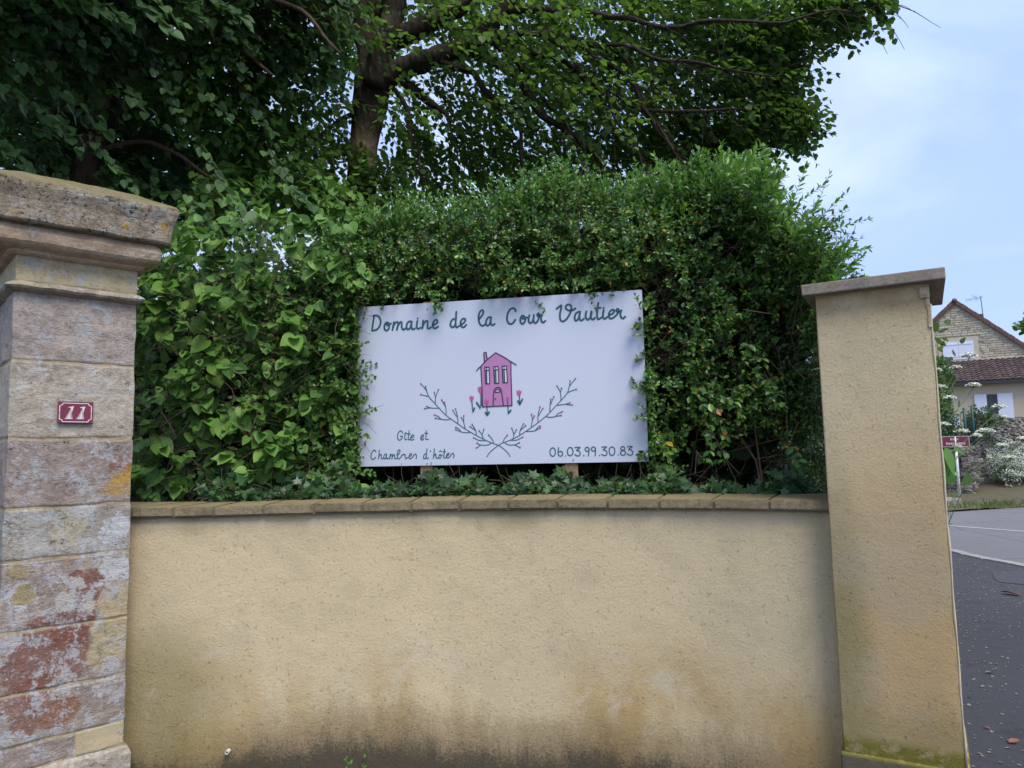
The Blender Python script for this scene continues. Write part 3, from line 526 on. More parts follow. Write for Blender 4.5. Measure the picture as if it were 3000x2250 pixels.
def art(name, keys, w, mt, y, smooth=True):
    ps = []
    for k in keys:
        for i, s in enumerate(ART[k]):
            s = [(a/1000, b/1000) for a, b in s]; ps += ribbon(cr(s) if smooth else [Vector(q) for q in s], w, i)
    return flat(name, ps, mt, sb, y)
def fill(name, key, mt, y): return flat(name, [[(a/1000, b/1000) for a, b in s] for s in ART[key]], mt, sb, y)
def fillp(name, key, mt, y):
    for s in ART[key]: flat(name, [[(a/1000, b/1000) for a, b in s]], mt, sb, y)
M_INK = plain('petrol_paint', (.018, .085, .115), .45, .1, 30); M_INK2 = plain('petrol_paint_fine', (.04, .115, .16), .45, .1, 30)
M_PINK = plain('pink_paint', (.44, .19, .40), .5, .05, 20); M_OUT = plain('aubergine_paint', (.028, .012, .05), .45, .1); M_TUL = plain('tulip_pink', (.46, .085, .28), .5, .08, 40)
M_WP = plain('window_paint', (.62, .66, .74), .4, .03); M_GP = plain('grey_paint', (.16, .19, .22), .5); M_TG = plain('tulip_stem_paint', (.012, .10, .13), .5)
art('title_lettering', ['title'], .0118, M_INK, -.0012)
for q_ in (ART['subtitle'][:8], ART['subtitle'][8:27], ART['subtitle'][27:]): ART['tmp'] = q_; art('subtitle_lettering', ['tmp'], .0062, M_INK2, -.0012)
art('phone_number_lettering', ['phone'], .0066, M_INK2, -.0012)
art('painted_branches', ['sprig'], .0052, M_INK2, -.0012)
tp = [[(s[0][0]/1000+math.cos(q*math.pi/4)*.0052, s[0][1]/1000+math.sin(q*math.pi/4)*.0058) for q in range(8)] for s in ART['tips']]
M_BUD = plain('bud_paint', (.30, .10, .25), .5)
for q in tp: flat('bud_dot', [q], M_BUD, sb, -.0016)
fill('painted_house', 'hfill', M_PINK, -.0012); fillp('painted_window', 'hwin', M_WP, -.0018); fillp('window_shade', 'hgrey', M_GP, -.0022)
art('house_outline', ['hline'], .0058, M_OUT, -.0027, True); fill('painted_handle', 'hhandle', M_OUT, -.0027)
fillp('painted_tulip', 'tulip', M_TUL, -.0032); 
for k_, w_, n_ in (('tstem', .0058, 'tulip_stem'), ('tleaf', .0095, 'tulip_leaf')):
    for q_ in ART[k_]: ART['tmp'] = [q_]; art(n_, ['tmp'], w_, M_TG, -.0033)
# ------------------------------------------------------------------ leaves: templates and scattering
def nrm(a): return a/np.maximum(np.linalg.norm(a, axis=-1, keepdims=True), 1e-9)
UP = np.array([0., 0, 1])
def tpl(kind):
    """leaf lying along +Y (length 1, base at 0), up = +Z; returns verts, faces"""
    if kind == 'small':
        v = [(0,0,0),(-.22,.30,.05),(-.24,.62,.05),(0,1,-.06),(.24,.62,.05),(.22,.30,.05),(0,.48,-.02)]
        f = [(0,6,1),(1,6,2),(2,6,3),(3,6,4),(4,6,5),(5,6,0)]
    elif kind == 'lance':
        v = [(0,0,0),(-.13,.25,.04),(-.17,.5,.04),(-.10,.78,.0),(0,1,-.10),(.10,.78,.0),(.17,.5,.04),(.13,.25,.04),(0,.3,-.01),(0,.65,-.03)]
        f = [(0,8,1),(1,8,9,2),(2,9,3),(3,9,4),(4,9,5),(5,9,6),(6,9,8,7),(7,8,0)]
    elif kind == 'heart':
        h = [(0,.03),(.16,-.10),(.33,-.06),(.45,.12),(.46,.32),(.38,.54),(.22,.77),(.08,.92),(0,1.04)]
        v = [(x, y, .10*x*x*4-.05*y*y) for x, y in h]+[(-x, y, .10*x*x*4-.05*y*y) for x, y in h[1:-1][::-1]]+[(0,.18,-.02),(0,.42,-.04),(0,.68,-.06)]
        n = 16; f = []
        c0, c1, c2 = 16, 17, 18
        R_ = list(range(0, 9))
        for a, b, c in ((0,1,c0),(1,2,c0),(2,3,c0),(3,4,c1),(4,5,c1),(5,6,c2),(6,7,c2),(7,8,c2)):
            f.append((a, b, c)); a2, b2 = (16-a)%16, (16-b)%16; f.append((b2, a2, c))
        f += [(c0,3,c1),(c1,5,c2),(c1,13,c0),(c2,11,c1)]
    elif kind == 'round':
        h = [(0,.0),(.26,-.04),(.44,.2),(.42,.5),(.22,.82),(0,1.02)]
        v = [(x, y, .3*x*x) for x, y in h]+[(-x, y, .3*x*x) for x, y in h[1:-1][::-1]]+[(0,.42,-.02)]
        f = [(i, (i+1)%10, 10) for i in range(10)]
    elif kind == 'ivy':
        h = [(0,.05),(.20,-.08),(.44,.05),(.30,.26),(.55,.52),(.24,.52),(.12,.66),(0,1.0)]
        v = [(x, y, .12*abs(x)) for x, y in h]+[(-x, y, .12*abs(x)) for x, y in h[1:-1][::-1]]+[(0,.3,-.01)]
        f = [(i, (i+1)%14, 14) for i in range(14)]
    v = np.array(v, float); return v, f
TP = {k: tpl(k) for k in ('small', 'lance', 'heart', 'round', 'ivy')}
def tmesh(kind, m, wid=1.0):
    v, f = TP[kind]; v = v*np.array([wid, 1, 1])
    me = bpy.data.meshes.new('leaf'); me.from_pydata([tuple(p) for p in v], [], f); me.materials.append(m)
    set_uv(me, v, f, 1); return me
def set_uv(me, v, f, cnt):
    uv = me.uv_layers.new(name='UVMap'); one = np.concatenate([v[list(q), :2] for q in f])+np.array([.5, 0])
    uv.data.foreach_set('uv', np.tile(one, (cnt, 1)).astype(np.float32).ravel())
class Leaves:
    """collects leaves of one plant; the largest in view become parts, the rest one mass"""
    def __init__(s, kind, m, wid=1.0): s.kind, s.m, s.wid = kind, m, wid; s.a = []
    def add(s, p, y, n, L, front=None):
        p = np.asarray(p, float).reshape(-1, 3); y = nrm(np.asarray(y, float).reshape(-1, 3)); n = np.asarray(n, float).reshape(-1, 3)
        x = nrm(np.cross(y, n)); z = np.cross(x, y); L = np.broadcast_to(np.asarray(L, float), (len(p),)).copy()
        fr = np.ones(len(p)) if front is None else np.broadcast_to(np.asarray(front, float), (len(p),)).copy()
        s.a.append((p, x, y, z, L, fr))
    def cat(s): return [np.concatenate([q[i] for q in s.a]) for i in range(6)]
    def drop(s, fn): s.a = [tuple(q[i][fn(q[0], q[4])] for i in range(6)) for q in s.a]
    def build(s, parent, nsingle=0, mass='foliage', **k):
        P, X, Y, Z, L, fr = s.cat(); single = np.zeros(len(P), bool); org = np.array(parent.location)
        if nsingle:
            u, w = proj(P); ds = np.linalg.norm(P-np.array(CAM), axis=1)
            view = nrm(np.array(CAM)-P); face = np.abs((view*Z).sum(1)); sc = L/ds*(.25+face)*fr*((u > 20)&(u < 2980)&(w > 20)&(w < 2230))
            single[np.argsort(-sc)[:nsingle]] = True; single &= sc > 0
            me = tmesh(s.kind, s.m, s.wid)
            for i in np.nonzero(single)[0]:
                o = bpy.data.objects.new('leaf', me); COL.objects.link(o); o.parent = parent
                M = Matrix.Identity(4)
                for c, a in enumerate((X[i], Y[i], Z[i])):
                    for r in range(3): M[r][c] = a[r]*L[i]
                for r in range(3): M[r][3] = P[i][r]-org[r]
                o.matrix_local = M
        r = ~single; P, X, Y, Z, L = P[r], X[r], Y[r], Z[r], L[r]
        if not len(P): return
        v, f = TP[s.kind]; v = v*np.array([s.wid, 1, 1]); n, kv = len(P), len(v)
        W_ = (P-org)[:, None, :]+(v[None, :, 0:1]*X[:, None]+v[None, :, 1:2]*Y[:, None]+v[None, :, 2:3]*Z[:, None])*L[:, None, None]
        ln = np.array([len(q) for q in f]); fl = np.concatenate([np.array(q) for q in f]); nl = len(fl)
        me = bpy.data.meshes.new(mass); me.vertices.add(n*kv); me.vertices.foreach_set('co', W_.astype(np.float32).ravel())
        me.loops.add(n*nl); me.loops.foreach_set('vertex_index', (fl[None]+np.arange(n)[:, None]*kv).astype(np.int32).ravel())
        me.polygons.add(n*len(f)); st = np.concatenate([[0], np.cumsum(ln)[:-1]])
        me.polygons.foreach_set('loop_start', (st[None]+np.arange(n)[:, None]*nl).astype(np.int32).ravel())
        me.update(calc_edges=True)
        set_uv(me, v, f, n); me.materials.append(s.m); me.validate()
        link(mass, me, parent, kind='stuff', **k)
class Twigs:
    def __init__(s): s.v = []; s.f = []; s.n = 0
    def add(s, A, B, r0, r1, k=3):
        """straight bars A->B for arrays of points"""
        A = np.asarray(A, float).reshape(-1, 3); B = np.asarray(B, float).reshape(-1, 3); n = len(A)
        if not n: return
        t = nrm(B-A); u = nrm(np.cross(t, np.array([.3, .5, .81]))); w = np.cross(t, u)
        r0 = np.broadcast_to(r0, (n,))[:, None]; r1 = np.broadcast_to(r1, (n,))[:, None]; ring = []
        for (C, rr) in ((A, r0), (B, r1)):
            for j in range(k): a = 2*math.pi*j/k; ring.append(C+(u*math.cos(a)+w*math.sin(a))*rr)
        V = np.stack(ring, 1).reshape(-1, 3)
        F = np.array([(j, (j+1)%k, k+(j+1)%k, k+j) for j in range(k)])
        s.v.append(V); s.f.append((F[None]+(np.arange(n)*2*k)[:, None, None]+s.n).reshape(-1, 4)); s.n += n*2*k
    def build(s, name, m, parent, **k):
        if not s.v: return
        V = np.concatenate(s.v)-np.array(parent.location); F = np.concatenate(s.f)
        me = bpy.data.meshes.new(name); me.vertices.add(len(V)); me.vertices.foreach_set('co', V.astype(np.float32).ravel())
        me.loops.add(F.size); me.loops.foreach_set('vertex_index', F.astype(np.int32).ravel())
        me.polygons.add(len(F)); me.polygons.foreach_set('loop_start', (np.arange(len(F))*4).astype(np.int32))
        me.update(calc_edges=True); me.materials.append(m); me.validate()
        return link(name, me, parent, **k)
def jit(n, s): return RS.normal(0, s, (n, 3))
def sprigs(lv, tw, P, D, Lg, F, K=6, leaf=.04, spread=.9, opp=True, droop=0., face=.8, up=.5, front=None, bend=0., rad=.0016, taper=.35):
    """P starts, D directions, Lg lengths, F facing vectors: a stem with leaves in pairs (opp) or alternating"""
    P = np.asarray(P, float); n = len(P); D = nrm(D); Lg = np.broadcast_to(Lg, (n,)); F = nrm(F)
    fr = np.ones(n) if front is None else front
    B = nrm(np.cross(D, UP+.01))*bend*RS.normal(0, 1, (n, 1))+UP*(-abs(bend)*.6)
    prev = P; roll = RS.uniform(0, 6.28, n)
    for k in range(1, K+1):
        t = k/K; C = P+(D*t+B*t*t)*Lg[:, None]; dr = nrm(C-prev)
        if tw is not None: tw.add(prev, C, rad*(1.15-t*.7), rad*(1.15-(t+.15)*.7))
        S0 = nrm(np.cross(dr, F)); ang = (0 if not opp else (math.pi/2)*(k%2))+roll*.25
        N0 = np.cross(S0, dr); S1 = S0*np.cos(ang)[:, None]+N0*np.sin(ang)[:, None] if np.ndim(ang) else S0
        sides = (1, -1) if opp else ((1,) if k%2 else (-1,))
        for sd_ in sides:
            y = nrm(dr*(.55+.5*t)+S1*sd_*spread+jit(n, .22)+UP*(-droop))
            nn = nrm(F*face+UP*up+dr*.25+jit(n, .30))
            sz = leaf*(1-taper*t)*RS.uniform(.72, 1.2, n)*(.7+.3*min(1, t*3))
            lv.add(C, y, nn, sz, fr)
        prev = C
    lv.add(prev, nrm(D+B*1.5+jit(n, .2)), nrm(F*face+UP*up+jit(n, .2)), leaf*.6*RS.uniform(.8, 1.1, n), fr)
# ------------------------------------------------------------------ plant materials
M_TWIG = plain('twig_bark', (.10, .07, .045), .9, .3, 30); M_GTW = plain('green_twig', (.10, .15, .04), .7, .2, 20)
L_PRIV = leaf_mat('privet_leaf', ((.05, (.020, .060, .016)), (.4, (.042, .120, .024)), (.75, (.090, .205, .034)), (1, (.17, .29, .045))), .18, .36, yellow=.022)
L_LIND = leaf_mat('linden_leaf', ((.05, (.028, .080, .018)), (.45, (.060, .155, .026)), (.8, (.11, .235, .034)), (1, (.17, .30, .045))), .22, .46, vein=True, spec=.35)
L_TREE = leaf_mat('crown_leaf', ((.1, (.030, .075, .016)), (.5, (.060, .140, .022)), (.9, (.11, .21, .030)), (1, (.15, .25, .035))), .50, .5, spec=.35)
L_LAUR = leaf_mat('fresh_leaf', ((.1, (.045, .12, .020)), (.5, (.075, .19, .025)), (.9, (.12, .27, .03)), (1, (.17, .32, .04))), .40, .38)
L_IVY = leaf_mat('ivy_leaf', ((.1, (.012, .036, .014)), (.5, (.024, .066, .022)), (.9, (.05, .12, .034)), (1, (.08, .15, .04))), .18, .42, spec=.4)
L_FAR = leaf_mat('far_leaf', ((.1, (.03, .06, .015)), (.6, (.06, .11, .022)), (1, (.12, .17, .03))), .35, .6)
M_CORE = plain('hedge_core', (.012, .014, .009), 1, .3, 12)
def hf(x):                       # front plane of the hedge
    return 4.10-.19*x if x < .9 else 3.93-.30*(x-.9)
hfv = np.vectorize(hf)
def bumps(x, z, s=0):
    return (np.sin(x*3.1+s)*np.cos(z*2.7+s*2)+np.sin(x*7.3+z*5.1+s)*.6+np.sin(x*13.7-z*11.2+s*3)*.35)/1.95
def top(x): return 3.27+.09*np.sin(x*2.3+1)+.05*np.sin(x*6.1)+np.clip((x-.6)*.12, 0, .03)-np.clip((x-1.38)*1.2, 0, 1.6)
# ------------------------------------------------------------------ the clipped hedge
hg = empty('privet_hedge', (.6, 4.6, 0), label='tall dense privet hedge with yellowed leaves behind the white sign', cat='hedge')
lv = Leaves('small', L_PRIV, 1.12); tw = Twigs()
def face_pts(n, x0, x1, z0=1.42, zt=None, deep=.32, s=0):
    x = RS.uniform(x0, x1, n); zt_ = top(x) if zt is None else np.full(n, zt); z = z0+(zt_-z0)*RS.uniform(0, 1, n)
    d = RS.exponential(.10, n); d = np.minimum(d, deep)
    y = hfv(x)+.06+d-.12*bumps(x, z, s)+np.clip(z-(top(x)-.35), 0, 1)**2*1.6
    return np.stack([x, y, z], 1), d
def hollow(x, z):                # dark gaps near the ground at the right and beside the sign
    h = np.clip((1.98-z)/.25, 0, 1)*np.clip((x-.80)/.12, 0, 1)
    h = np.maximum(h, np.clip((.14-np.abs(x-.88))/.07, 0, 1)*np.clip((z-2.05)/.2, 0, 1)*np.clip((2.85-z)/.2, 0, 1)*.8)
    h = np.maximum(h, np.clip((x-1.18-(z-2.6)*.25)/.25, 0, 1)*np.clip((2.8-z)/.3, 0, 1)*.5)
    h = np.maximum(h, np.clip((1.66-z)/.12, 0, 1)*np.clip((x+1.2)/.2, 0, 1)*.9)
    h = np.maximum(h, np.clip(np.sin(x*8.3+1)*np.sin(z*9.1+x*3)-.45, 0, 1)*2.4)
    return h
P, d = face_pts(8000, -1.25, 1.78)
P[:, 1] += .2*np.clip((P[:, 0]-1.15)/.4, 0, 1)*np.clip((2.75-P[:, 2])/.5, 0, 1)
k = (RS.uniform(0, 1, len(P)) > hollow(P[:, 0], P[:, 2]))
inboard = (P[:, 0] > -.93)&(P[:, 0] < .74)&(P[:, 2] > 1.55)&(P[:, 2] < 2.68)
k &= ~inboard; P, d = P[k], d[k]
n = len(P); D = np.tile([.1, -.72, .30], (n, 1))+jit(n, .55); F = np.tile([.1, -1., .35], (n, 1))+jit(n, .25)
sprigs(lv, tw, P, D, RS.uniform(.07, .17, n), F, 5, .036*RS.uniform(.7, 1.45, n), .9, front=(d < .06)*1.)
# top and right-hand end
n = 2600; x = RS.uniform(-1.3, 2.0, n); q = RS.uniform(.1, 1.25, n); P = np.stack([x, hfv(x)+.2+q, top(x)-.02+RS.uniform(-.12, .04, n)+.02*np.sin(q*9)], 1)
sprigs(lv, tw, P, np.tile([.05, -.3, .9], (n, 1))+jit(n, .4), RS.uniform(.08, .2, n), np.tile([.1, -.8, .6], (n, 1))+jit(n, .3), 5, .036, front=np.zeros(n))
n = 1500; z = RS.uniform(1.4, 3.1, n); q = RS.uniform(.0, 1.2, n); P = np.stack([1.68-.25*np.clip(z-2.8, 0, 1)+RS.normal(0, .06, n), hf(2.)+q, z*.93+.06], 1)
sprigs(lv, tw, P, np.tile([.9, -.2, .3], (n, 1))+jit(n, .4), RS.uniform(.08, .18, n), np.tile([.8, -.6, .4], (n, 1))+jit(n, .3), 5, .038, front=np.zeros(n))
# long upright shoots along the top
n = 420; x = RS.uniform(-1.2, 1.7, n); q = RS.exponential(.16, n); P = np.stack([x, hfv(x)+.16+q, top(x)-.18+np.minimum(q, .3)*.3], 1)
lvs = Leaves('lance', L_LAUR, 1.35); sprigs(lvs, tw, P, np.tile([.02, -.14, 1.], (n, 1))+jit(n, .16), RS.uniform(.16, .36, n), np.tile([.1, -1., .3], (n, 1))+jit(n, .3), 8, .050, .7, bend=.12); lvs.build(hg, 0, 'young_shoots')
# sprigs that lap over the edges of the sign
def sgp(u_, v_, o=.0): return np.array(BLc)+np.array(bu)*u_+np.array([0, 0, v_])+np.array([-bu.y, bu.x, 0])*(-.02-o)
ed = []
for i in range(34): ed.append((sgp(RS.uniform(-.05, -.02), RS.uniform(.12, .92), RS.uniform(-.02, .02)), (.45, -.55, RS.normal(0, .4))))
for i in range(30): ed.append((sgp(SW+RS.uniform(.04, .07), RS.uniform(.03, .5), RS.uniform(-.02, .02)), (-.45, -.55, RS.normal(0, .4))))
for i in range(30): ed.append((sgp(RS.choice([.25, .5, .52, 1.05, 1.35, RS.uniform(.02, 1.45)])+RS.normal(0, .05), SH+RS.uniform(.06, .09), RS.uniform(-.02, .02)), (RS.normal(0, .2), -.62, -.42)))
P = np.array([e[0] for e in ed]); D = np.array([e[1] for e in ed])
sprigs(lv, tw, P, D, RS.uniform(.05, .095, len(P)), np.tile([0, -1., .3], (len(P), 1)), 4, .034, .9, front=np.ones(len(P))*1.4)
for (u_, v_, L_, dx) in ((-.03, .74, .13, .5), (-.04, .60, .16, .6), (-.05, .50, .15, .5), (-.03, .36, .12, .55), (-.02, .30, .15, .3), (SW+.03, .40, .10, -.8), (SW+.04, .24, .12, -.7), (.50, SH+.03, .10, .1)):
    P = np.array([sgp(u_, v_, .0)]*3)+jit(3, .012); sprigs(lv, tw, P, np.tile([dx, -.4, .15 if v_ < .9 else -.8], (3, 1))+jit(3, .2), L_, np.tile([0, -1., .2], (3, 1)), 5, .038, .9, front=np.ones(3)*1.5)
# larger sprays hanging low, right of the sign
for (px_, py_, Y_, L_) in ((1950, 1370, 3.98, .16), (2110, 1330, 3.85, .20), (2095, 1250, 3.85, .2), (2030, 1180, 3.9, .2), (2250, 1180, 3.85, .2), (2330, 1400, 3.75, .14), (2180, 1080, 3.9, .2)):
    p = np.array(at(px_, py_-90, Y_+.05)); P = np.tile(p, (4, 1))+jit(4, .03)
    sprigs(lv, tw, P, np.tile([.0, -.25, -.8], (4, 1))+jit(4, .3), L_, np.tile([0, -1., .5], (4, 1)), 4, .062, .9, front=np.ones(4)*1.5)
lv.build(hg, 300)
# woody stems and a dense inner growth
for i in range(60):
    x = RS.uniform(-1.2, 1.75); y = hf(x)+RS.uniform(.25, 1.0); a = np.array([x, y, 0]); h = 0
    dr = np.array([RS.normal(0, .12), RS.normal(0, .12), 1.])
    for s in range(9):
        b = a+nrm(dr)*RS.uniform(.24, .34); b[1] = max(b[1], hf(b[0])+.2); b[0] = min(b[0], 1.75)
        if b[2] > top(b[0])-.15: break
        tw.add(a, b, .014-.0013*s, .0127-.0013*s, 5); a = b; dr = dr+RS.normal(0, .18, 3); dr[2] = max(dr[2], .6)
for i in range(900):
    x = RS.uniform(-1.25, 1.7); z = RS.uniform(1.5, 3.0); a = np.array([x, hf(x)+RS.uniform(.12, .5), z]); b = a+np.array([RS.normal(0, .15), -RS.uniform(.05, .22), RS.normal(.05, .15)])
    if not (-1.1 < b[0] < .95 and 1.55 < b[2] < 2.8): tw.add(a, b, .004, .0018)
# dry bare twigs at the top right corner of the sign
for i in range(170):
    a = sgp(SW+RS.uniform(.03, .18), RS.uniform(.55, 1.22), -.05); b = a+np.array([RS.normal(0, .05), RS.normal(-.02, .03), RS.normal(0, .05)]); tw.add(a, b, .0016, .001)
tw.build('twigs', M_TWIG, hg)
L_SHADE = leaf_mat('gap_shade_leaf', ((.1, (.014, .036, .012)), (.6, (.022, .055, .016)), (1, (.045, .060, .020))), .08, .6, spec=.2)  # leaf colour darkened to put the hedge interior's shade into the gaps
lvc = Leaves('round', L_SHADE, 1.)
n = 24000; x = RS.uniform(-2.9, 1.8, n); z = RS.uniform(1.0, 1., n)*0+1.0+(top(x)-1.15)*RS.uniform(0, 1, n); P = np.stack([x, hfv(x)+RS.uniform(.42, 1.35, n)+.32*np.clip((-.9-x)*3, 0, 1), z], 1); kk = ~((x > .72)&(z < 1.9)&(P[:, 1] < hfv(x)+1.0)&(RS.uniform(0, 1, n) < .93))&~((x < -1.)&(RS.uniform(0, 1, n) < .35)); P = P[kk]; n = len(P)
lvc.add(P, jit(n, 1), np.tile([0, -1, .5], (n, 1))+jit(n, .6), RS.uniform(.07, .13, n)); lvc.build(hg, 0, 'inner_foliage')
# ------------------------------------------------------------------ fresh-leaved shrub at the right-hand top corner
ls = empty('laurel_shrub', (1.7, 4.6, 0), label='bright green long-leaved shrub growing out of the hedge top at its right end', cat='shrub')
lv = Leaves('lance', L_LAUR, 1.1); tw = Twigs()
n = 620; a = RS.uniform(0, 1, n); x = .75+.83*a**.8; P = np.stack([x, hfv(x)+RS.uniform(.15, .9, n), top(x)+RS.uniform(-.32, .10, n)], 1)
sprigs(lv, tw, P, np.tile([.12, -.25, .9], (n, 1))+jit(n, .33), RS.uniform(.08, .20, n), np.tile([.1, -1., .4], (n, 1))+jit(n, .25), 5, .075, .75, opp=True, bend=.15, rad=.0022)
n = 300; z = RS.uniform(2.4, 3.25, n); P = np.stack([1.64-np.clip(z-2.65, 0, 1)*.8+RS.normal(0, .05, n), hf(1.95)+RS.uniform(-.05, .9, n), z], 1)
sprigs(lv, tw, P, np.tile([.55, -.3, .6], (n, 1))+jit(n, .35), RS.uniform(.10, .2, n), np.tile([.5, -.8, .4], (n, 1)), 5, .07, .75, bend=.15, rad=.002)
for (x0, y0, x1, y1, Y_) in ((2240, 560, 2300, 425, 4.6), (2320, 600, 2362, 480, 4.6), (2380, 640, 2430, 505, 4.6), (2400, 640, 2480, 560, 4.5), (2420, 680, 2540, 640, 4.5), (2470, 740, 2545, 725, 4.4), (2160, 540, 2140, 440, 4.5), (2080, 560, 2095, 455, 4.5),
                              (2440, 700, 2475, 610, 4.45), (2330, 600, 2410, 540, 4.6), (1850, 620, 1860, 470, 4.6), (1990, 600, 1985, 480, 4.5), (2220, 560, 2215, 450, 4.5), (2480, 800, 2530, 745, 4.3)):
    A = np.array(at(x0, y0, Y_)); B = np.array(at(x1, y1, Y_)); sprigs(lv, tw, A[None], (B-A)[None], np.linalg.norm(B-A), np.array([[.2, -1, .2]]), 9, .062, .8, bend=.06, rad=.0024, front=np.array([2.]))
lv.build(ls, 300); tw.build('stems', M_GTW, ls)
# ------------------------------------------------------------------ heart-leaved linden shoots between the stone pillar and the sign
ln = empty('linden_shrub', (-1.8, 4.5, 0), label='large heart-leaved linden shoots filling the gap beside the stone pillar', cat='shrub')
lv = Leaves('heart', L_LIND, 1.0); tw = Twigs()
n = 640; x = -2.55+1.62*RS.uniform(0, 1, n)**1.15; z = 1.50+RS.uniform(0, 1, n)**.9*1.75; dd_ = RS.exponential(.12, n)
keep = (x < -.95-np.clip(z-2.0, 0, 1)*0.1+np.clip(z-2.5, 0, 1)*.5)&(RS.uniform(0, 1, n) > np.clip(np.sin(x*7+2)*np.sin(z*8)-.15, 0, 1)*2.2); x, z, dd_ = x[keep], z[keep], dd_[keep]; n = len(x)
P = np.stack([x, 4.22-.12*(x+1.5)+dd_-.10*bumps(x, z, 3)+np.clip(z-2.6, 0, 1)*.25, z], 1); big_ = .105-.030*np.clip((z-1.7)/1.2, 0, 1)-.028*np.clip((x+1.6)/.6, 0, 1)
for i, lf in enumerate((.075, .118, .055)):
    sl_ = slice(i, None, 3); sprigs(lv, tw, P[sl_], np.tile([.15, -.5, .1], (len(P[sl_]), 1))+jit(len(P[sl_]), .5), RS.uniform(.14, .3, len(P[sl_])), np.tile([.15, -1., .45], (len(P[sl_]), 1))+jit(len(P[sl_]), .28), 4, lf, .7, opp=False, droop=.75, face=.9, up=.45, front=(dd_[sl_] < .12)*1., bend=.2, rad=.0022, taper=.2)
lv.drop(lambda p, L: ~((p[:, 1] < 3.93)&(p[:, 2] < 1.62)))
lv.drop(lambda p, L: ~((p[:, 0] > -1.0)&(p[:, 2] > 1.6)&(p[:, 2] < 2.72)))
lv.build(ln, 300)
for i in range(26):
    x = RS.uniform(-2.6, -1.0); a = np.array([x, 4.5+RS.uniform(-.2, .3), .2]); dr = np.array([RS.normal(0, .2), RS.normal(0, .1), 1.])
    for s in range(11):
        b = a+nrm(dr)*.25; b[1] = max(b[1], 4.4); b[0] = max(b[0], -2.7); tw.add(a, b, .010-.0007*s, .0093-.0007*s, 5); a = b; dr = dr+RS.normal(0, .22, 3); dr[2] = max(dr[2], .4)
for i in range(240):
    x = RS.uniform(-2.4, -1.0); z = RS.uniform(1.6, 3.0); a = np.array([x, 4.16+RS.uniform(-.06, .2), z]); dr = np.array([RS.normal(0, 1), RS.normal(0, .2), RS.normal(0, .7)]); dr = nrm(dr)
    for s in range(4): b = a+dr*.07; tw.add(a, b, .0022-.0003*s, .0019-.0003*s); a = b; dr = nrm(dr+RS.normal(0, .25, 3))
tw.build('twigs', M_TWIG, ln)
# small-leaved scrub woven between the shoots and the sign
lv = Leaves('small', L_PRIV, 1.25); tw = Twigs()
sc = empty('cotoneaster_shrub', (-1.3, 4.4, 0), label='small round-leaved shrub low beside the left edge of the white sign', cat='shrub')
n = 1500; x = RS.uniform(-1.95, -.93, n); z = RS.uniform(1.46, 2.9, n); k = RS.uniform(0, 1, n) < np.clip((x+1.9)*1.1+(1.75-z)*1.5*(z < 1.8), .08, 1); x, z = x[k], z[k]; n = len(x)
P = np.stack([x, 4.22-.18*(x+1)+RS.exponential(.07, n)-.06*bumps(x, z, 5)-.12*np.clip((1.75-z)*4, 0, 1), z], 1)
sprigs(lv, tw, P, np.tile([.1, -.6, .2], (n, 1))+jit(n, .5), RS.uniform(.07, .16, n), np.tile([.1, -1., .45], (n, 1))+jit(n, .25), 4, .046, .9, front=np.ones(n))
lv.drop(lambda p, L: ~((p[:, 0] > -.93)&(p[:, 2] > 1.66)&(p[:, 2] < 2.66)))
lv.build(sc, 260); tw.build('twigs', M_TWIG, sc)
# ------------------------------------------------------------------ ivy along the back of the coping
iv = empty('ivy', (0, 4.1, 0), label='dark glossy ivy creeping along the back of the coping under the sign', cat='ivy')
lv = Leaves('ivy', L_IVY, 1.05); tw = Twigs()
n = 2500; x = np.where(RS.uniform(0, 1, n) < .8, RS.uniform(-1.75, .75, n), RS.uniform(.75, 1.5, n)); back = np.array([wx(q) for q in x])+.47
h = .21*(.6+.4*np.sin(x*5+1))*np.where(x > .8, .35, 1); cap_ = np.where((x > -1.0)&(x < .8), .19, .26)*(.55+.45*np.sin(x*7+2)*np.sin(x*17))*np.where(x > .8, .6, 1); z = 1.495+cap_*RS.beta(1.1, 1.5, n)
P = np.stack([x, back+RS.uniform(0, .25, n)+.02*np.sin(x*9), z], 1)
lv.add(P, jit(n, .7)+np.array([0, -.3, -.55]), np.tile([.05, -.8, .7], (n, 1))+jit(n, .35), RS.uniform(.028, .078, n))
n = 700; x = RS.uniform(-1.7, .9, n); P = np.stack([x, np.array([wx(q) for q in x])+.40+RS.uniform(-.04, .1, n)*(.4+.6*np.sin(x*4)**2), 1.525+RS.uniform(0, .05, n)], 1)
lv.add(P, jit(n, .7)+np.array([0, -.4, -.1]), np.tile([0, -.5, 1.], (n, 1))+jit(n, .3), RS.uniform(.022, .045, n))
for i in range(130):
    x = RS.uniform(-1.7, .9); a = np.array([x, wx(x)+.48, 1.53]); dr = nrm(np.array([RS.normal(0, 1), RS.normal(-.1, .2), RS.normal(.2, .3)]))
    for s in range(3): b = a+dr*.06; tw.add(a, b, .0016, .0013); a = b; dr = nrm(dr+RS.normal(0, .3, 3))
lv.build(iv, 300); tw.build('runners', M_TWIG, iv)
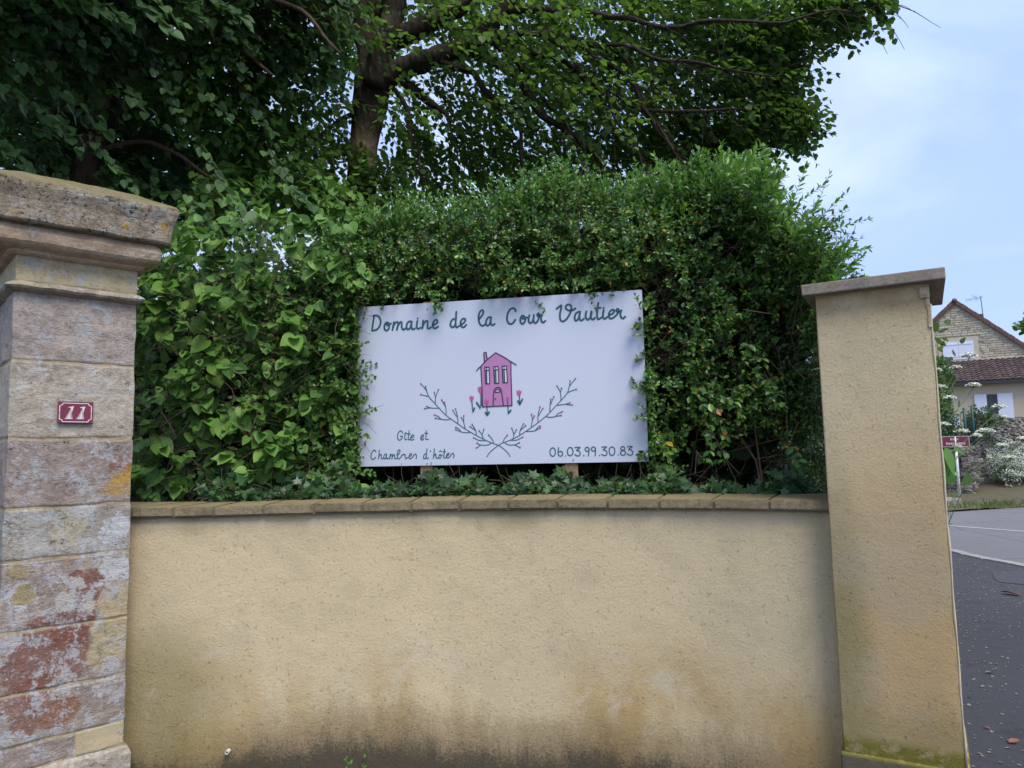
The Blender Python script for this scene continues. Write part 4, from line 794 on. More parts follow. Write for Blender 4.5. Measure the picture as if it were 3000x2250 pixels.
# fallen bits on the coping
bits = Leaves('small', plain('dry_litter', (.20, .12, .07), .9, .4, 40), .8)
n = 150; x = RS.normal(.1, .45, n); x = np.where(RS.uniform(0, 1, n) < .4, RS.uniform(-1.7, 1.3, n), x); P = np.stack([x, np.array([wx(q) for q in x])+.14+RS.uniform(0, 1, n)**.6*.28, np.full(n, 1.5195)], 1)
lt = empty('leaf_litter', (0, 3.8, 0), label='dry brown leaf crumbs scattered on the coping stones', cat='leaf litter'); lt['kind'] = 'stuff'
bits.add(P, jit(n, 1)*np.array([1, 1, .05]), np.tile([0, 0, 1.], (n, 1))+jit(n, .15), RS.uniform(.008, .022, n)); bits.build(lt, 0, 'crumbs')
# weeds at the foot of the wall
wd = empty('weed', (-.76, 3.42, 0), label='small green weed at the foot of the cream wall', cat='weed')
lv = Leaves('lance', L_LAUR, 1.3); tw = Twigs(); n = 9
sprigs(lv, tw, np.tile([-.76, 3.46, .02], (n, 1))+jit(n, .03)*np.array([1, .3, 0]), np.tile([0, -.05, 1.], (n, 1))+jit(n, .12), RS.uniform(.2, .34, n), np.tile([0, -1., .3], (n, 1)), 7, .035, rad=.0018)
lv.build(wd, 0); tw.build('stems', M_GTW, wd)
# ------------------------------------------------------------------ trees
def bark(name, a, b_, lich=.2):
    m, t, b, o = mat(name)
    n = t.noise(7, detail=8, rough=.7, dist=.7, stretch=(1, 1, .35)); c = t.mix(n, a, b_)
    c = t.mix(t.math('MULTIPLY', t.rng(t.noise(9, detail=6, rough=.7), .58, .66), lich), c, (.26, .25, .20))
    c = t.mix(t.math('MULTIPLY', t.blob((-1.50, 6.95, 4.85), .34, .7, .07, 8), .7), c, (.30, .22, .15))
    t.l(c, b.inputs[0]); b.inputs['Roughness'].default_value = .95; b.inputs['Specular IOR Level'].default_value = .15
    h = t.math('ADD', n, t.math('MULTIPLY', t.vor(16, stretch=(1, 1, .3)), .8)); t.l(t.bump(h, 1, .045), b.inputs['Normal']); return m
M_BARK = bark('linden_bark', (.020, .016, .012), (.070, .055, .042), .35); M_BARK2 = bark('dark_bark', (.05, .034, .022), (.10, .07, .05))
def smooth_path(pts, n=6):
    P = [Vector(p) for p in pts]; out = []
    for i in range(len(P)-1):
        p0 = P[i-1] if i else P[0]*2-P[1]; p1, p2 = P[i], P[i+1]; p3 = P[i+2] if i+2 < len(P) else P[-1]*2-P[-2]
        for j in range(n):
            f = j/n; out.append(.5*((2*p1)+(p2-p0)*f+(2*p0-5*p1+4*p2-p3)*f*f+(3*p1-p0-3*p2+p3)*f**3))
    return out+[P[-1]]
def limb(mb, org, pts, r, k=9, lump=.12, wob=.0):
    P = smooth_path(pts); n = len(P)
    rr = [np.interp(i/(n-1), np.linspace(0, 1, len(r)), r) for i in range(n)]
    rr = [q*(1+lump*mn.noise(Vector((i*.55, q*9, 2)))) for i, q in enumerate(rr)]
    P = [p-Vector(org)+Vector((mn.noise(p*2.3), mn.noise(p*2.3+Vector((5, 0, 0))), mn.noise(p*2.3+Vector((0, 5, 0)))))*wob for p in P]
    n0 = len(mb.v); mb.tube(P, rr, k)
    if r[0] > .08:
        for i in range(n0, len(mb.v)):
            v = Vector(mb.v[i]); c = P[min((i-n0)//k, n-1)]; dv = v-c; mb.v[i] = tuple(c+dv*(1+.22*mn.noise(v*Vector((4, 4, 1.1)))+.10*mn.noise(v*9)))
    return [p+Vector(org) for p in P]
lt_ = empty('linden_tree', (-1.5, 7.2, 0), label='big old linden with a lumpy forked trunk and long drooping limbs over the hedge', cat='tree')
O = (-1.5, 7.2, 0)
def px3(L): return [at(x, y, Y) for x, y, Y in L]
mb = MB(); base = [Vector((-1.62, 7.2, -.1)), Vector((-1.6, 7.2, 2.2))]
limb(mb, O, base+px3([(1050, 700, 7.2), (1058, 560, 7.2), (1068, 430, 7.2), (1088, 300, 7.2), (1104, 170, 7.2), (1075, 50, 7.2), (1062, -90, 7.2), (1060, -400, 7.3)]), [.28, .21, .165, .15, .14, .18, .20, .18, .15, .11], 18, .08)
mb.build('trunk', M_BARK, lt_, True)
BR = [([(1095, 260, 7.05), (1125, 120, 7.0), (1150, 20, 7.0), (1170, -120, 7.0)], [.12, .15, .13, .11]),
      ([(1110, 235, 7.1), (1200, 195, 7.0), (1300, 158, 6.9), (1390, 128, 6.8), (1450, 60, 6.7), (1540, -60, 6.6), (1700, -200, 6.4)], [.13, .12, .105, .10, .085, .07, .05]),
      ([(1140, 120, 7.1), (1240, 75, 7.0), (1340, 20, 6.9), (1480, -70, 6.8), (1600, -200, 6.7)], [.12, .10, .09, .07, .06]),
      ([(1380, 125, 6.8), (1560, 102, 6.6), (1750, 122, 6.4), (1950, 170, 6.2), (2150, 200, 6.1), (2300, 215, 6.0)], [.038, .030, .024, .018, .012, .005]),
      ([(1340, 145, 6.9), (1500, 215, 6.8), (1600, 330, 6.7), (1720, 440, 6.6), (1800, 560, 6.5)], [.06, .048, .04, .03, .018]),
      ([(1165, 225, 7.1), (1240, 290, 7.0), (1330, 352, 6.9)], [.05, .04, .012]),
      ([(1290, 165, 6.9), (1420, 262, 6.8), (1520, 370, 6.7), (1560, 540, 6.6)], [.035, .03, .022, .012]),
      ([(1150, 250, 7.1), (1215, 380, 7.0), (1240, 540, 6.9)], [.03, .022, .012]),
      ([(1480, 40, 6.7), (1700, 35, 6.4), (1900, 62, 6.2), (2200, 62, 5.9), (2480, 20, 5.7), (2600, 0, 5.6)], [.04, .032, .024, .016, .009, .004]),
      ([(1690, 112, 6.45), (1850, 250, 6.4), (1960, 420, 6.3), (2010, 510, 6.3)], [.028, .022, .016, .01]),
      ([(1440, 118, 6.8), (1650, 185, 6.6), (1850, 300, 6.5), (2100, 325, 6.3), (2320, 340, 6.2)], [.03, .026, .02, .014, .006]),
      ([(1440, 125, 6.8), (1560, 230, 6.7), (1660, 380, 6.6), (1700, 560, 6.5)], [.025, .02, .014, .008]),
      ([(1600, 105, 6.5), (1760, 260, 6.5), (1840, 400, 6.4), (1900, 520, 6.4)], [.02, .018, .012, .006]),
      ([(1050, 60, 7.1), (960, 15, 6.9), (860, 22, 6.7), (720, 60, 6.5), (560, 110, 6.3)], [.06, .05, .04, .028, .015]),
      ([(1040, 330, 7.1), (940, 380, 6.9), (840, 470, 6.7)], [.03, .02, .01])]
allb = []
for pts, r in BR:
    mb = MB(); allb.append((limb(mb, O, px3(pts), r, 8 if r[0] > .04 else 5, .18, .03 if r[0] > .08 else .10), r)); mb.build('limb', M_BARK, lt_, True)
tw = Twigs(); lv = Leaves('round', L_TREE, 1.05)
# thin drooping twigs off the limbs
for P, r in allb:
    for i in range(int(len(P)*1.0)):
        j = random.randrange(max(1, len(P)//5), len(P)); a = np.array(P[j]); dr = nrm(np.array([RS.normal(.45, .35), RS.normal(-.15, .4), RS.normal(-.45, .35)])); L_ = RS.uniform(.35, .95)*(.55 if a[0] > 1.6 else 1); r0 = .0055
        for s in range(6): b = a+dr*L_/6; tw.add(a, b, r0, r0*.85, 4); a = b; r0 *= .82; dr = nrm(dr+np.array([.02, 0, -.12])+RS.normal(0, .08, 3))
def ell(px_, py_, Y_, rp, n, fl=1.): c = np.array(at(px_, py_, Y_)); r = rp/FPX*Y_; q = nrm(RS.normal(0, 1, (n, 3)))*RS.uniform(0, 1, (n, 1))**.42; return c+q*r*np.array([1, .9, fl])
E_ = [(1350, 60, 7.5, 170, 150), (1300, 320, 7.7, 140, 90), (1450, 430, 7.8, 150, 130), (1540, 260, 7.8, 150, 110), (1600, 60, 7.3, 190, 190), (1700, 470, 7.5, 150, 140), (1750, 250, 7.4, 170, 170),
      (1880, 70, 6.9, 190, 230), (1960, 260, 6.8, 150, 150), (1900, 430, 7.2, 130, 120), (2130, 70, 6.6, 160, 190), (2130, 210, 6.5, 110, 90), (2080, 370, 6.9, 110, 90), (2240, 350, 6.4, 100, 95), (2170, 430, 6.8, 95, 85), (2270, 270, 6.3, 75, 50), (2020, 480, 7, 110, 90), (2330, 370, 6.3, 40, 16), (2200, 150, 6.5, 100, 70),
      (2290, 190, 6.3, 75, 40), (2330, 60, 6.2, 115, 90), (2450, 20, 6.0, 75, 34), (2320, 340, 6.2, 55, 22), (2540, -10, 5.8, 60, 20), (2480, 70, 6.0, 45, 9), (2250, 130, 6.4, 90, 60),
      (1150, -60, 7.3, 200, 160), (1000, 130, 8.2, 130, 45), (1230, 470, 7.9, 130, 90), (1090, 500, 6.8, 70, 26), (1010, 420, 6.9, 60, 14), (1180, 330, 6.6, 90, 14), (1020, 120, 6.7, 80, 10), (1650, -150, 7, 300, 200), (2100, -150, 6.6, 300, 200), (2500, -200, 6.2, 250, 90),
      (900, 380, 7.6, 120, 60), (1950, 150, 8.4, 300, 190), (1600, 380, 8.8, 320, 260), (1350, 540, 8.6, 150, 110), (1600, 560, 8.4, 170, 120), (1850, 540, 8.0, 150, 120), (2080, 510, 7.4, 110, 90), (1100, 80, 6.6, 110, 6), (1300, 60, 6.5, 150, 22), (1500, 60, 6.3, 170, 34), (1700, 90, 6.2, 180, 38), (1500, 230, 6.3, 150, 30), (1750, 300, 6.2, 150, 30), (1150, 560, 7.0, 90, 40)]
for (x, y, Y_, rp, n) in E_:
    n = int(n*(1.15 if x < 1500 else .95 if x < 2150 else 1.25))+10; P = ell(x, y, Y_, rp, n); D = nrm(P-np.array([-1.4, 7.2, 5.9]))*.7+np.array([.3, 0, -.35])
    sprigs(lv, tw, P-D*.12, D+jit(n, .35), RS.uniform(.22, .42, n), np.tile([.0, -.15, 1.], (n, 1))+jit(n, .3), 6, .074, .75, opp=False, droop=.25, face=.8, up=.3, front=np.ones(n), bend=.25, rad=.0022, taper=.25)
lv.build(lt_, 300, 'crown'); tw.build('twigs', M_BARK, lt_)
# ---- darker linden at the left, its crown hanging over the gate pillar
l2 = empty('linden_tree', (-4.9, 6.2, 0), label='darker young linden overhanging the stone gate pillar, its slim trunk in deep shade', cat='tree')
O2 = (-4.9, 6.2, 0)
mb = MB(); P2 = limb(mb, O2, [Vector((-4.0, 6.2, -.1)), Vector((-3.85, 6.2, 2.3))]+px3([(250, 620, 6.2), (285, 420, 6.2), (312, 250, 6.2), (330, 80, 6.2), (345, -150, 6.2), (350, -500, 6.2)]), [.17, .15, .14, .125, .115, .105, .09, .06], 12, .06); mb.build('trunk', M_BARK2, l2, True)
for pts, r in (([(300, 330, 6.2), (370, 230, 6.1), (430, 120, 6.0), (520, -20, 5.9)], [.05, .04, .03, .02]), ([(320, 150, 6.2), (200, 60, 6.0), (60, 20, 5.8)], [.05, .035, .02]), ([(328, 90, 6.2), (480, 60, 5.8), (650, 100, 5.5), (800, 220, 5.3)], [.05, .035, .025, .012]),
               ([(290, 400, 6.2), (180, 330, 5.6), (60, 290, 5.0)], [.03, .02, .01]), ([(280, 440, 6.2), (450, 420, 5.8), (620, 520, 5.4)], [.03, .02, .01]), ([(330, 60, 6.2), (600, -20, 5.6), (850, 20, 5.2), (1000, 150, 5)], [.04, .03, .02, .01])):
    mb = MB(); limb(mb, O2, px3(pts), r, 7, .1, .03); mb.build('limb', M_BARK2, l2, True)
tw = Twigs(); lv = Leaves('heart', leaf_mat('shade_tinted_leaf', ((.1, (.014, .044, .015)), (.5, (.026, .075, .023)), (.9, (.045, .115, .030)), (1, (.07, .15, .035))), .26, .5, vein=True, spec=.35), 1.0)  # linden leaf colour darkened, crown shade put into the material
lvb = Leaves('heart', L_LIND, 1.0)  # brighter leaf colour for sprays meant to look lit
E2 = [(60, 80, 5.2, 210, 120), (330, 60, 5.6, 220, 130), (620, 50, 5.6, 190, 115), (830, 110, 5.8, 130, 60), (860, -40, 5.6, 170, 90), (600, 260, 6.0, 170, 95), (790, 330, 6.2, 130, 62), (300, 300, 7.0, 230, 130), (80, 320, 6.6, 220, 120), (500, 420, 6.8, 180, 90),
      (700, 470, 6.4, 120, 62), (870, 530, 6.0, 100, 50), (180, 480, 6.4, 180, 90), (640, 580, 5.8, 110, 48), (980, 620, 5.6, 90, 42), (430, 560, 6.2, 140, 60), (930, 280, 7.2, 80, 18)]
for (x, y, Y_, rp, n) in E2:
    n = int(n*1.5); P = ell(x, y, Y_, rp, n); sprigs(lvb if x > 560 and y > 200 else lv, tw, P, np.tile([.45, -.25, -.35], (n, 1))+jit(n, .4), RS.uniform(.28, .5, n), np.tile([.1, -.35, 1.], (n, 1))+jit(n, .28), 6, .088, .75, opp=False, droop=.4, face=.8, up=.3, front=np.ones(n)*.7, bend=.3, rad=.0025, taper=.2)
# near sprays in front of the shade
for (x0, y0, x1, y1, Y_, lf) in ((-20, 230, 150, 330, 4.7, .10), (130, 240, 290, 330, 4.9, .11), (90, 380, 240, 400, 4.8, .11), (100, 290, 270, 420, 4.8, .10), (330, 230, 430, 330, 5.0, .09), (-20, 400, 60, 480, 4.6, .11), (270, 420, 390, 540, 4.8, .085),
                              (440, 180, 520, 330, 5.0, .08), (400, -10, 500, 80, 4.5, .13), (300, 0, 380, 60, 4.5, .12), (180, -20, 260, 20, 4.6, .12), (520, 0, 600, 60, 4.8, .11), (640, 0, 720, 60, 4.8, .10), (560, 380, 640, 500, 5.0, .10), (540, 200, 680, 330, 5.2, .09),
                              (620, 120, 720, 240, 5.3, .085), (700, 250, 800, 380, 5.4, .085), (600, 520, 700, 640, 4.9, .085), (760, 420, 860, 560, 5.0, .085), (860, 560, 960, 640, 4.8, .085), (300, 540, 380, 600, 4.9, .09), (540, 560, 600, 640, 4.6, .09), (980, 300, 1100, 310, 6.6, .09)):
    A = np.array(at(x0, y0, Y_)); B = np.array(at(x1, y1, Y_)); P = np.stack([A, A+RS.normal(0, .05, 3)]); Dv = np.stack([B-A, B-A])
    sprigs(lv, tw, P, Dv, np.linalg.norm(B-A)*1.05, np.tile([.15, -.8, .8], (2, 1)), 6, lf, .7, opp=False, droop=.35, front=np.ones(2)*2, bend=.12, rad=.0028, taper=.2)
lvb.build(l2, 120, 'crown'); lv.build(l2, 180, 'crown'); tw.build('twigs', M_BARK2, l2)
# added unseen leaves above to shade the left, more behind against sky gaps
lv = Leaves('round', L_TREE, 1.05)
for (c, r, n) in (((-3.8, 4.0, 5.9), (1.6, 1.9, .7), 6500), ((-2.5, 5.2, 6.9), (1.5, 1.6, .7), 3200), ((-4.4, 6.4, 6.9), (2.0, 2.0, .9), 3200)):
    q = nrm(RS.normal(0, 1, (n, 3)))*RS.uniform(0, 1, (n, 1))**.33; P = np.array(c)+q*np.array(r)
    lv.add(P, jit(n, .7)+np.array([0, 0, -.3]), np.tile([0, -.1, 1.], (n, 1))+jit(n, .5), RS.uniform(.09, .13, n))
for (x, y, Y_, rp, n) in ((60, 120, 7.6, 300, 1300), (330, 100, 7.6, 300, 1100), (620, 120, 7.8, 280, 750), (850, 150, 8.2, 200, 380), (120, 420, 7.6, 300, 1100), (450, 430, 7.6, 280, 850), (720, 480, 7.4, 200, 380), (900, 560, 7.2, 130, 200)):
    P = ell(x, y, Y_, rp, n, .8); lv.add(P, jit(n, .7), np.tile([0, -.3, 1.], (n, 1))+jit(n, .6), RS.uniform(.09, .15, n))
lv.build(l2, 0, 'added_shading_leaves')
# ---- trees standing farther back in the garden
def far_tree(x, y, h, r, n, label, sz=.13):
    t = empty('garden_tree', (x, y, 0), label=label, cat='tree')
    mb = MB(); mb.tube([(0, 0, 0), (.1, 0, h*.4), (0, .1, h*.8)], [.18, .13, .05], 8); mb.build('trunk', M_BARK2, t, True)
    lv = Leaves('round', L_FAR, 1.)
    for i in range(14):
        c = np.array([x+RS.normal(0, r*.5), y+RS.normal(0, r*.4), h*RS.uniform(.25, .88)]); q = nrm(RS.normal(0, 1, (n//14, 3)))*RS.uniform(.4, 1, (n//14, 1))*r*RS.uniform(.4, .65)
        lv.add(c+q, jit(n//14, 1), q+np.array([0, 0, .5])+jit(n//14, .4), RS.uniform(.7, 1.3, n//14)*sz)
    lv.build(t, 0, 'crown')
far_tree(-9.5, 13.5, 8.0, 3.0, 5200, 'leafy background tree far behind the stone gate pillar')
far_tree(-5.2, 14.5, 7.2, 2.6, 4200, 'leafy background tree glimpsed left of the big linden trunk')
for (x, y, r_, h_, lb) in ((-3.9, 6.6, 1.0, 3.3, 'dark shrub in the garden behind the linden shoots and stone pillar'), (-1.9, 6.9, 1.1, 3.4, 'dark shrub in the garden at the foot of the big linden')):
    g_ = empty('garden_shrub', (x, y, 0), label=lb, cat='shrub'); lg = Leaves('round', L_SHADE, 1.)
    n = 7000; q = nrm(RS.normal(0, 1, (n, 3)))*RS.uniform(.3, 1, (n, 1)); P = np.array([x, y, h_*.5])+q*np.array([r_*1.35, r_*.8, h_*.55]); lg.add(P, jit(n, 1), jit(n, 1), RS.uniform(.09, .15, n)); lg.build(g_, 0)
    MB().tube([(0, 0, 0), (.1, 0, h_*.6)], [.06, .02], 6).build('stem', M_BARK2, g_)
far_tree(-.6, 14, 5.6, 2.4, 4200, 'low background tree behind the hedge above the sign')
far_tree(4.0, 13.5, 5.2, 2.0, 3600, 'low background tree behind the right end of the hedge')
# ------------------------------------------------------------------ across the road: verge, dry-stone walls
def grass_mat():
    m, t, b, o = mat('verge_grass'); n = t.noise(2.2, detail=7, rough=.7); c = t.ramp(n, (.35, (.10, .085, .06)), (.5, (.15, .12, .085)), (.6, (.11, .115, .04)), (.8, (.13, .17, .045)))
    c = t.mix(t.rng(t.noise(30, detail=4), .4, .7), c, t.mix(.5, c, (.03, .035, .01))); t.l(c, b.inputs[0]); b.inputs['Roughness'].default_value = 1
    t.l(t.bump(t.noise(40, detail=6), 1, .05), b.inputs['Normal']); return m
v = [(4.6, 26, 0), (8.5, 20.6, 0), (11.03, 18.3, .02), (13.64, 19.26, .03), (19, 15.7, .03), (26, 12.6, .03), (40, 14, 1.6), (40, 26, 2.6), (24, 27, 1.7), (19, 25.95, .95), (17.4, 24.8, .6), (15.1, 22.98, .1), (13.58, 21.3, 0), (13.2, 22, 0), (9, 26, 0), (8, 60, .5)]
bm = bmesh.new(); bm.faces.new([bm.verts.new(p) for p in v]); bmesh.ops.triangulate(bm, faces=bm.faces[:]); bmesh.ops.subdivide_edges(bm, edges=bm.edges[:], cuts=3, use_grid_fill=True)
for q in bm.verts: q.co.z += mn.noise(q.co*.8)*.05+.01
M_GRASS = grass_mat(); bm_obj('verge', bm, M_GRASS, None, True, kind='structure')
mesh('hillside', [(13, 22.5, 1.5), (15.4, 23.5, 2.0), (19.5, 26.5, 2.35), (60, 30, 3.2), (60, 90, 5), (5, 90, 4), (5, 30, 1.4)], [(0, 1, 2, 3, 4, 5, 6)], M_GRASS, kind='structure')
M_DRY = stone('dry_stone', (.19, .17, .155), (.33, .30, .27), white=.5, wcol=(.46, .45, .43), ochre=.1, dark=.5, bmp=.02)
M_DRY2 = stone('dry_stone_dark', (.11, .10, .095), (.20, .18, .165), white=.3, wcol=(.38, .37, .35), ochre=.0, dark=.6, bmp=.02)
def dry_wall(name, segs, label, n_max=300, hh=(.07, .12), ww=(.16, .42), thick=.4):
    o0 = Vector(segs[0][0]); w = empty(name, (o0.x, o0.y, 0), label=label, cat='wall'); cnt = 0; rest = MB()
    shared = []
    for k in range(10):
        bm = block((1, 1, 1), .10, 1, 0, .10, 1.3, k); me = bpy.data.meshes.new('stone'); bm.to_mesh(me); bm.free(); me.materials.append(M_DRY if k % 3 else M_DRY2); shared.append(me)
    for (a, b, t0, t1) in segs:
        a = Vector(a); b = Vector(b); d = (b-a); L = Vector((d.x, d.y, 0)).length; u = Vector((d.x, d.y, 0)).normalized(); nn = Vector((-u.y, u.x, 0)); ang = math.atan2(u.y, u.x)
        mb = MB(); A, B = a+nn*.06, b+nn*.06; C_, D_ = b+nn*thick, a+nn*thick
        mb.add([p-Vector((o0.x, o0.y, .1)) for p in (A, B, C_, D_)]+[Vector((p.x-o0.x, p.y-o0.y, tz-.03)) for p, tz in ((A, t0), (B, t1), (C_, t1), (D_, t0))], [(0, 3, 2, 1), (4, 5, 6, 7), (0, 1, 5, 4), (1, 2, 6, 5), (2, 3, 7, 6), (3, 0, 4, 7)])
        mb.build('wall_core', M_DRY2, w)
        zr = 0
        while True:
            h = random.uniform(*hh); s = -random.uniform(0, .2); done = True
            while s < L:
                wd_ = random.uniform(*ww); f = min(max((s+wd_/2)/L, 0), 1); zb = a.z+(b.z-a.z)*f; zt = t0+(t1-t0)*f
                if zb+zr < zt:
                    done = False; o = bpy.data.objects.new('stone', random.choice(shared)); p = a+u*(s+wd_/2)+nn*(.10+random.uniform(-.03, .02))
                    if cnt < n_max: COL.objects.link(o); o.parent = w; o.location = (p.x-o0.x, p.y-o0.y, zb+zr); o.rotation_euler = (random.gauss(0, .03), random.gauss(0, .02), ang+random.gauss(0, .03)); o.scale = (wd_-.012, .22, h-.010)
                    else:
                        M = Matrix.Translation((p.x-o0.x, p.y-o0.y, zb+zr)) @ Matrix.Rotation(ang, 4, 'Z'); rest.box((-wd_/2+.01, -.09, 0), (wd_/2-.01, .1, h-.01), M)
                    cnt += 1
                s += wd_
            zr += h
            if done or zr > 4: break
    if rest.v: rest.build('stonework', M_DRY, w, kind='stuff')
    return w
dry_wall('dry_stone_wall', [((12.6, 22.0, 0), (13.577, 21.3, 0), 1.5, 1.52), ((13.577, 21.3, 0), (15.075, 23.0, .09), 1.52, 1.62)], 'low corner of grey dry-stone wall carrying the green mesh fence')
dry_wall('dry_stone_wall', [((15.10, 22.98, .09), (18.9, 26.0, .98), 2.62, 2.52)], 'taller grey dry-stone wall climbing away behind the white blossom', hh=(.09, .14), ww=(.2, .5))
# rough stone block on the verge
o = bm_obj('stone_block', block((.55, .4, .28), .05, 2, .12, .03, 4, 3), M_DRY, None); o.location = (12.0, 19.9, -.05); o.rotation_euler = (0, 0, .2); tag(o, 'rough pale stone block lying on the verge beside the road', 'stone')
# grass tufts
tf = empty('grass', (13, 20, 0), label='ragged grass tufts along the verge', cat='grass', kind='stuff'); lv = Leaves('lance', leaf_mat('grass_blade', ((.1, (.10, .14, .03)), (.5, (.13, .19, .04)), (1, (.24, .22, .08))), .3, .6), .35)
n = 5200; a = RS.uniform(0, 1, n); P = np.stack([11.3+a*6.5, 19.2+RS.uniform(-.9, 3.2, n)+a*1.6, np.zeros(n)], 1); k = (P[:, 1] < 21.2+(P[:, 0]-13.5)*.9)&(P[:, 1] > 18.3)&(np.sin(P[:, 0]*4)*np.sin(P[:, 1]*3+P[:, 0]) > -.35); P = P[k]; P[:, 2] = .02+np.clip((P[:, 0]-15)*.2, 0, .6)*np.clip(P[:, 1]-20.5, 0, 3)*.33; n = len(P)
lv.add(P, np.tile([0, 0, 1.], (n, 1))+jit(n, .4), jit(n, 1), RS.uniform(.06, .2, n)); lv.build(tf, 0, 'blades')
# ------------------------------------------------------------------ street name sign on its white post
M_WPOST = plain('white_post_paint', (.66, .66, .66), .5, .08)
ss = empty('street_sign', (13.02, 21.0, -.12), R(-24), label='small maroon street name sign on a slim white post', cat='sign')
MB().tube([(0, .03, 0), (0, .03, 2.32)], .045, 10).build('post', M_WPOST, ss, True)
ss.scale = (.88,)*3
bm_obj('plate', block((.80, .02, .36), .006, 2), M_EN, ss).location = (0, 0, 1.98)
fr = []; x0, z0, x1, z1 = -.39, 1.99, .39, 2.33
flat('border_line', ribbon([(x0, z0), (x1, z0), (x1, z1), (x0, z1), (x0, z0)], .014), M_ENW, ss, -.012)
def scrawl(cx, cz, w, h, n):
    out = []
    for i in range(n):
        x = cx-w/2+w*(i+.5)/n; out += ribbon([(x-w/n*.28, cz-h/2), (x-w/n*.25, cz+h/2*(.6+.4*(i in (0,)))), (x+w/n*.2, cz+h*.2), (x+w/n*.22, cz-h/2)], .016, i)
    return out
flat('lettering', scrawl(-.02, 2.24, .26, .06, 4)+scrawl(0, 2.10, .56, .075, 9), M_ENW, ss, -.0125)
# ------------------------------------------------------------------ green mesh fence on the low wall
M_GRN = plain('green_coated_metal', (.010, .085, .075), .45, .15)
fe = empty('mesh_fence', (13.6, 22, 1.5), label='dark green wire mesh fence panel with thick posts above the stone wall', cat='fence')
fp = [Vector((12.9, 22.0, 0)), Vector((13.98, 22.0, 0)), Vector((14.42, 22.3, 0)), Vector((14.95, 23.05, 0))]
for i, p in enumerate(fp):
    MB().tube([(p.x-13.6, p.y-22, 0), (p.x-13.6, p.y-22, (1.30, 1.32, 1.38, .62)[i])], .04, 8).build('post', M_GRN, fe, True)
mb = MB()
for a, b in zip(fp, fp[1:]):
    o0 = Vector((13.6, 22, 0)); n = max(3, int((b-a).length/.11))
    for i in range(n+1): p = a.lerp(b, i/n)-o0; mb.tube([p+Vector((0, 0, .05)), p+Vector((0, 0, 1.15))], .004, 3)
    for j in range(7): z = .05+j*.18; mb.tube([a-o0+Vector((0, 0, z)), b-o0+Vector((0, 0, z))], .004, 3)
mb.build('wire_mesh', M_GRN, fe)
# ------------------------------------------------------------------ the house over the road
AH = R(-29); hd = Vector((math.cos(AH), math.sin(AH), 0)); hn = Vector((-hd.y, hd.x, 0)); HO = Vector((22.835, 36, 0))
hs = empty('stone_house', HO, AH, label='pale stone gabled house with white shutters and a brown tiled lower wing', cat='house')
M_HW = plain('house_mortar', (.46, .40, .29), .95, .12, 5); M_HS = [plain('house_stone', c, .95, .2, 6, bump=.01) for c in ((.46, .41, .30), (.54, .49, .38), (.38, .34, .27), (.50, .46, .37))]
M_REN = plain('house_render', (.50, .42, .325), .95, .06, 2); M_SUR = plain('window_surround', (.52, .45, .36), .9, .06, 4); M_SHU = plain('shutter_paint', (.66, .70, .84), .5, .04)
M_TILE = [plain('roof_tile', c, .85, .25, 12, bump=.01) for c in ((.088, .058, .054), (.115, .075, .07), (.072, .05, .048))]; M_RIDGE = plain('ridge_tile', (.125, .068, .058), .85, .3, 9); M_GUT = plain('gutter', (.03, .032, .04), .5)
ap, ez, ex = 8.86, 4.2, 5.0
mb = MB(); mb.add([(-ex, 0, 0), (ex, 0, 0), (ex, 0, ez), (0, 0, ap), (-ex, 0, ez), (-ex, 9, 0), (ex, 9, 0), (ex, 9, ez), (0, 9, ap), (-ex, 9, ez)], [(0, 1, 2, 3, 4), (9, 8, 7, 6, 5), (0, 5, 6, 1), (1, 6, 7, 2), (0, 4, 9, 5)]); mb.build('wall', M_HW, hs)
# gable stones
shs = []
for k in range(8):
    bm = block((1, 1, 1), .08, 1, 0, .06, 1.3, k); me = bpy.data.meshes.new('stone'); bm.to_mesh(me); bm.free(); me.materials.append(M_HS[k % 4]); shs.append(me)
z = 5.9; cnt = 0
while z < 8.7:
    h = random.uniform(.10, .13); x = -1.35+random.uniform(0, .2)
    while x < 3.2:
        w_ = random.uniform(.2, .46); lim = (ap-z-.12)/.93
        if abs(x+w_/2) < lim-.1 and not (-1.0 < x+w_/2 < 1.0 and z < 7.15) and cnt < 300:
            o = bpy.data.objects.new('stone', random.choice(shs)); COL.objects.link(o); o.parent = hs; o.location = (x+w_/2, -.015, z); o.scale = (w_-.02, .06, h-.018); cnt += 1
        x += w_
    z += h
for s in (-1, 1):
    L = 5.2; mb = MB(); sl = math.atan(.93)
    M = Matrix.Translation((0, 0, ap+.06)) @ Matrix.Rotation(s*sl, 4, 'Y'); x0, x1 = (0, L*1.35) if s > 0 else (-L*1.35, 0)
    mb.box((x0, -.10, -.02), (x1, 9.2, .09), M); mb.build('roof', M_TILE[0], hs)
    for i in range(22):
        a = x0+(x1-x0)*i/22; b = x0+(x1-x0)*(i+1)/22
        MB().box((a+.006, -.17, -.05), (b-.006, .12, .13+.012*(i%2)), M).build('verge_tile', M_RIDGE, hs)
mb = MB(); mb.tube([(0, -.2, ap+.14), (0, 9.2, ap+.14)], .12, 8); mb.build('ridge_tiles', M_RIDGE, hs, True)
def boxo(name, a, b, m_, p=hs): return MB().box(a, b).build(name, m_, p)
boxo('window_surround', (-.87, -.035, 5.85), (.88, .02, 7.10), M_SUR)
for x0, x1 in ((-.67, -.005), (.005, .67)):
    q = boxo('shutter', (x0, -.075, 5.97), (x1, -.04, 6.88), M_SHU)
    for zz in (6.10, 6.72): MB().box((x0+.03, -.09, zz), (x1-.03, -.076, zz+.07)).build('batten', M_SHU, q)
boxo('chimney', (.78, 1.0, 7.6), (1.25, 1.5, 8.36), M_RIDGE)
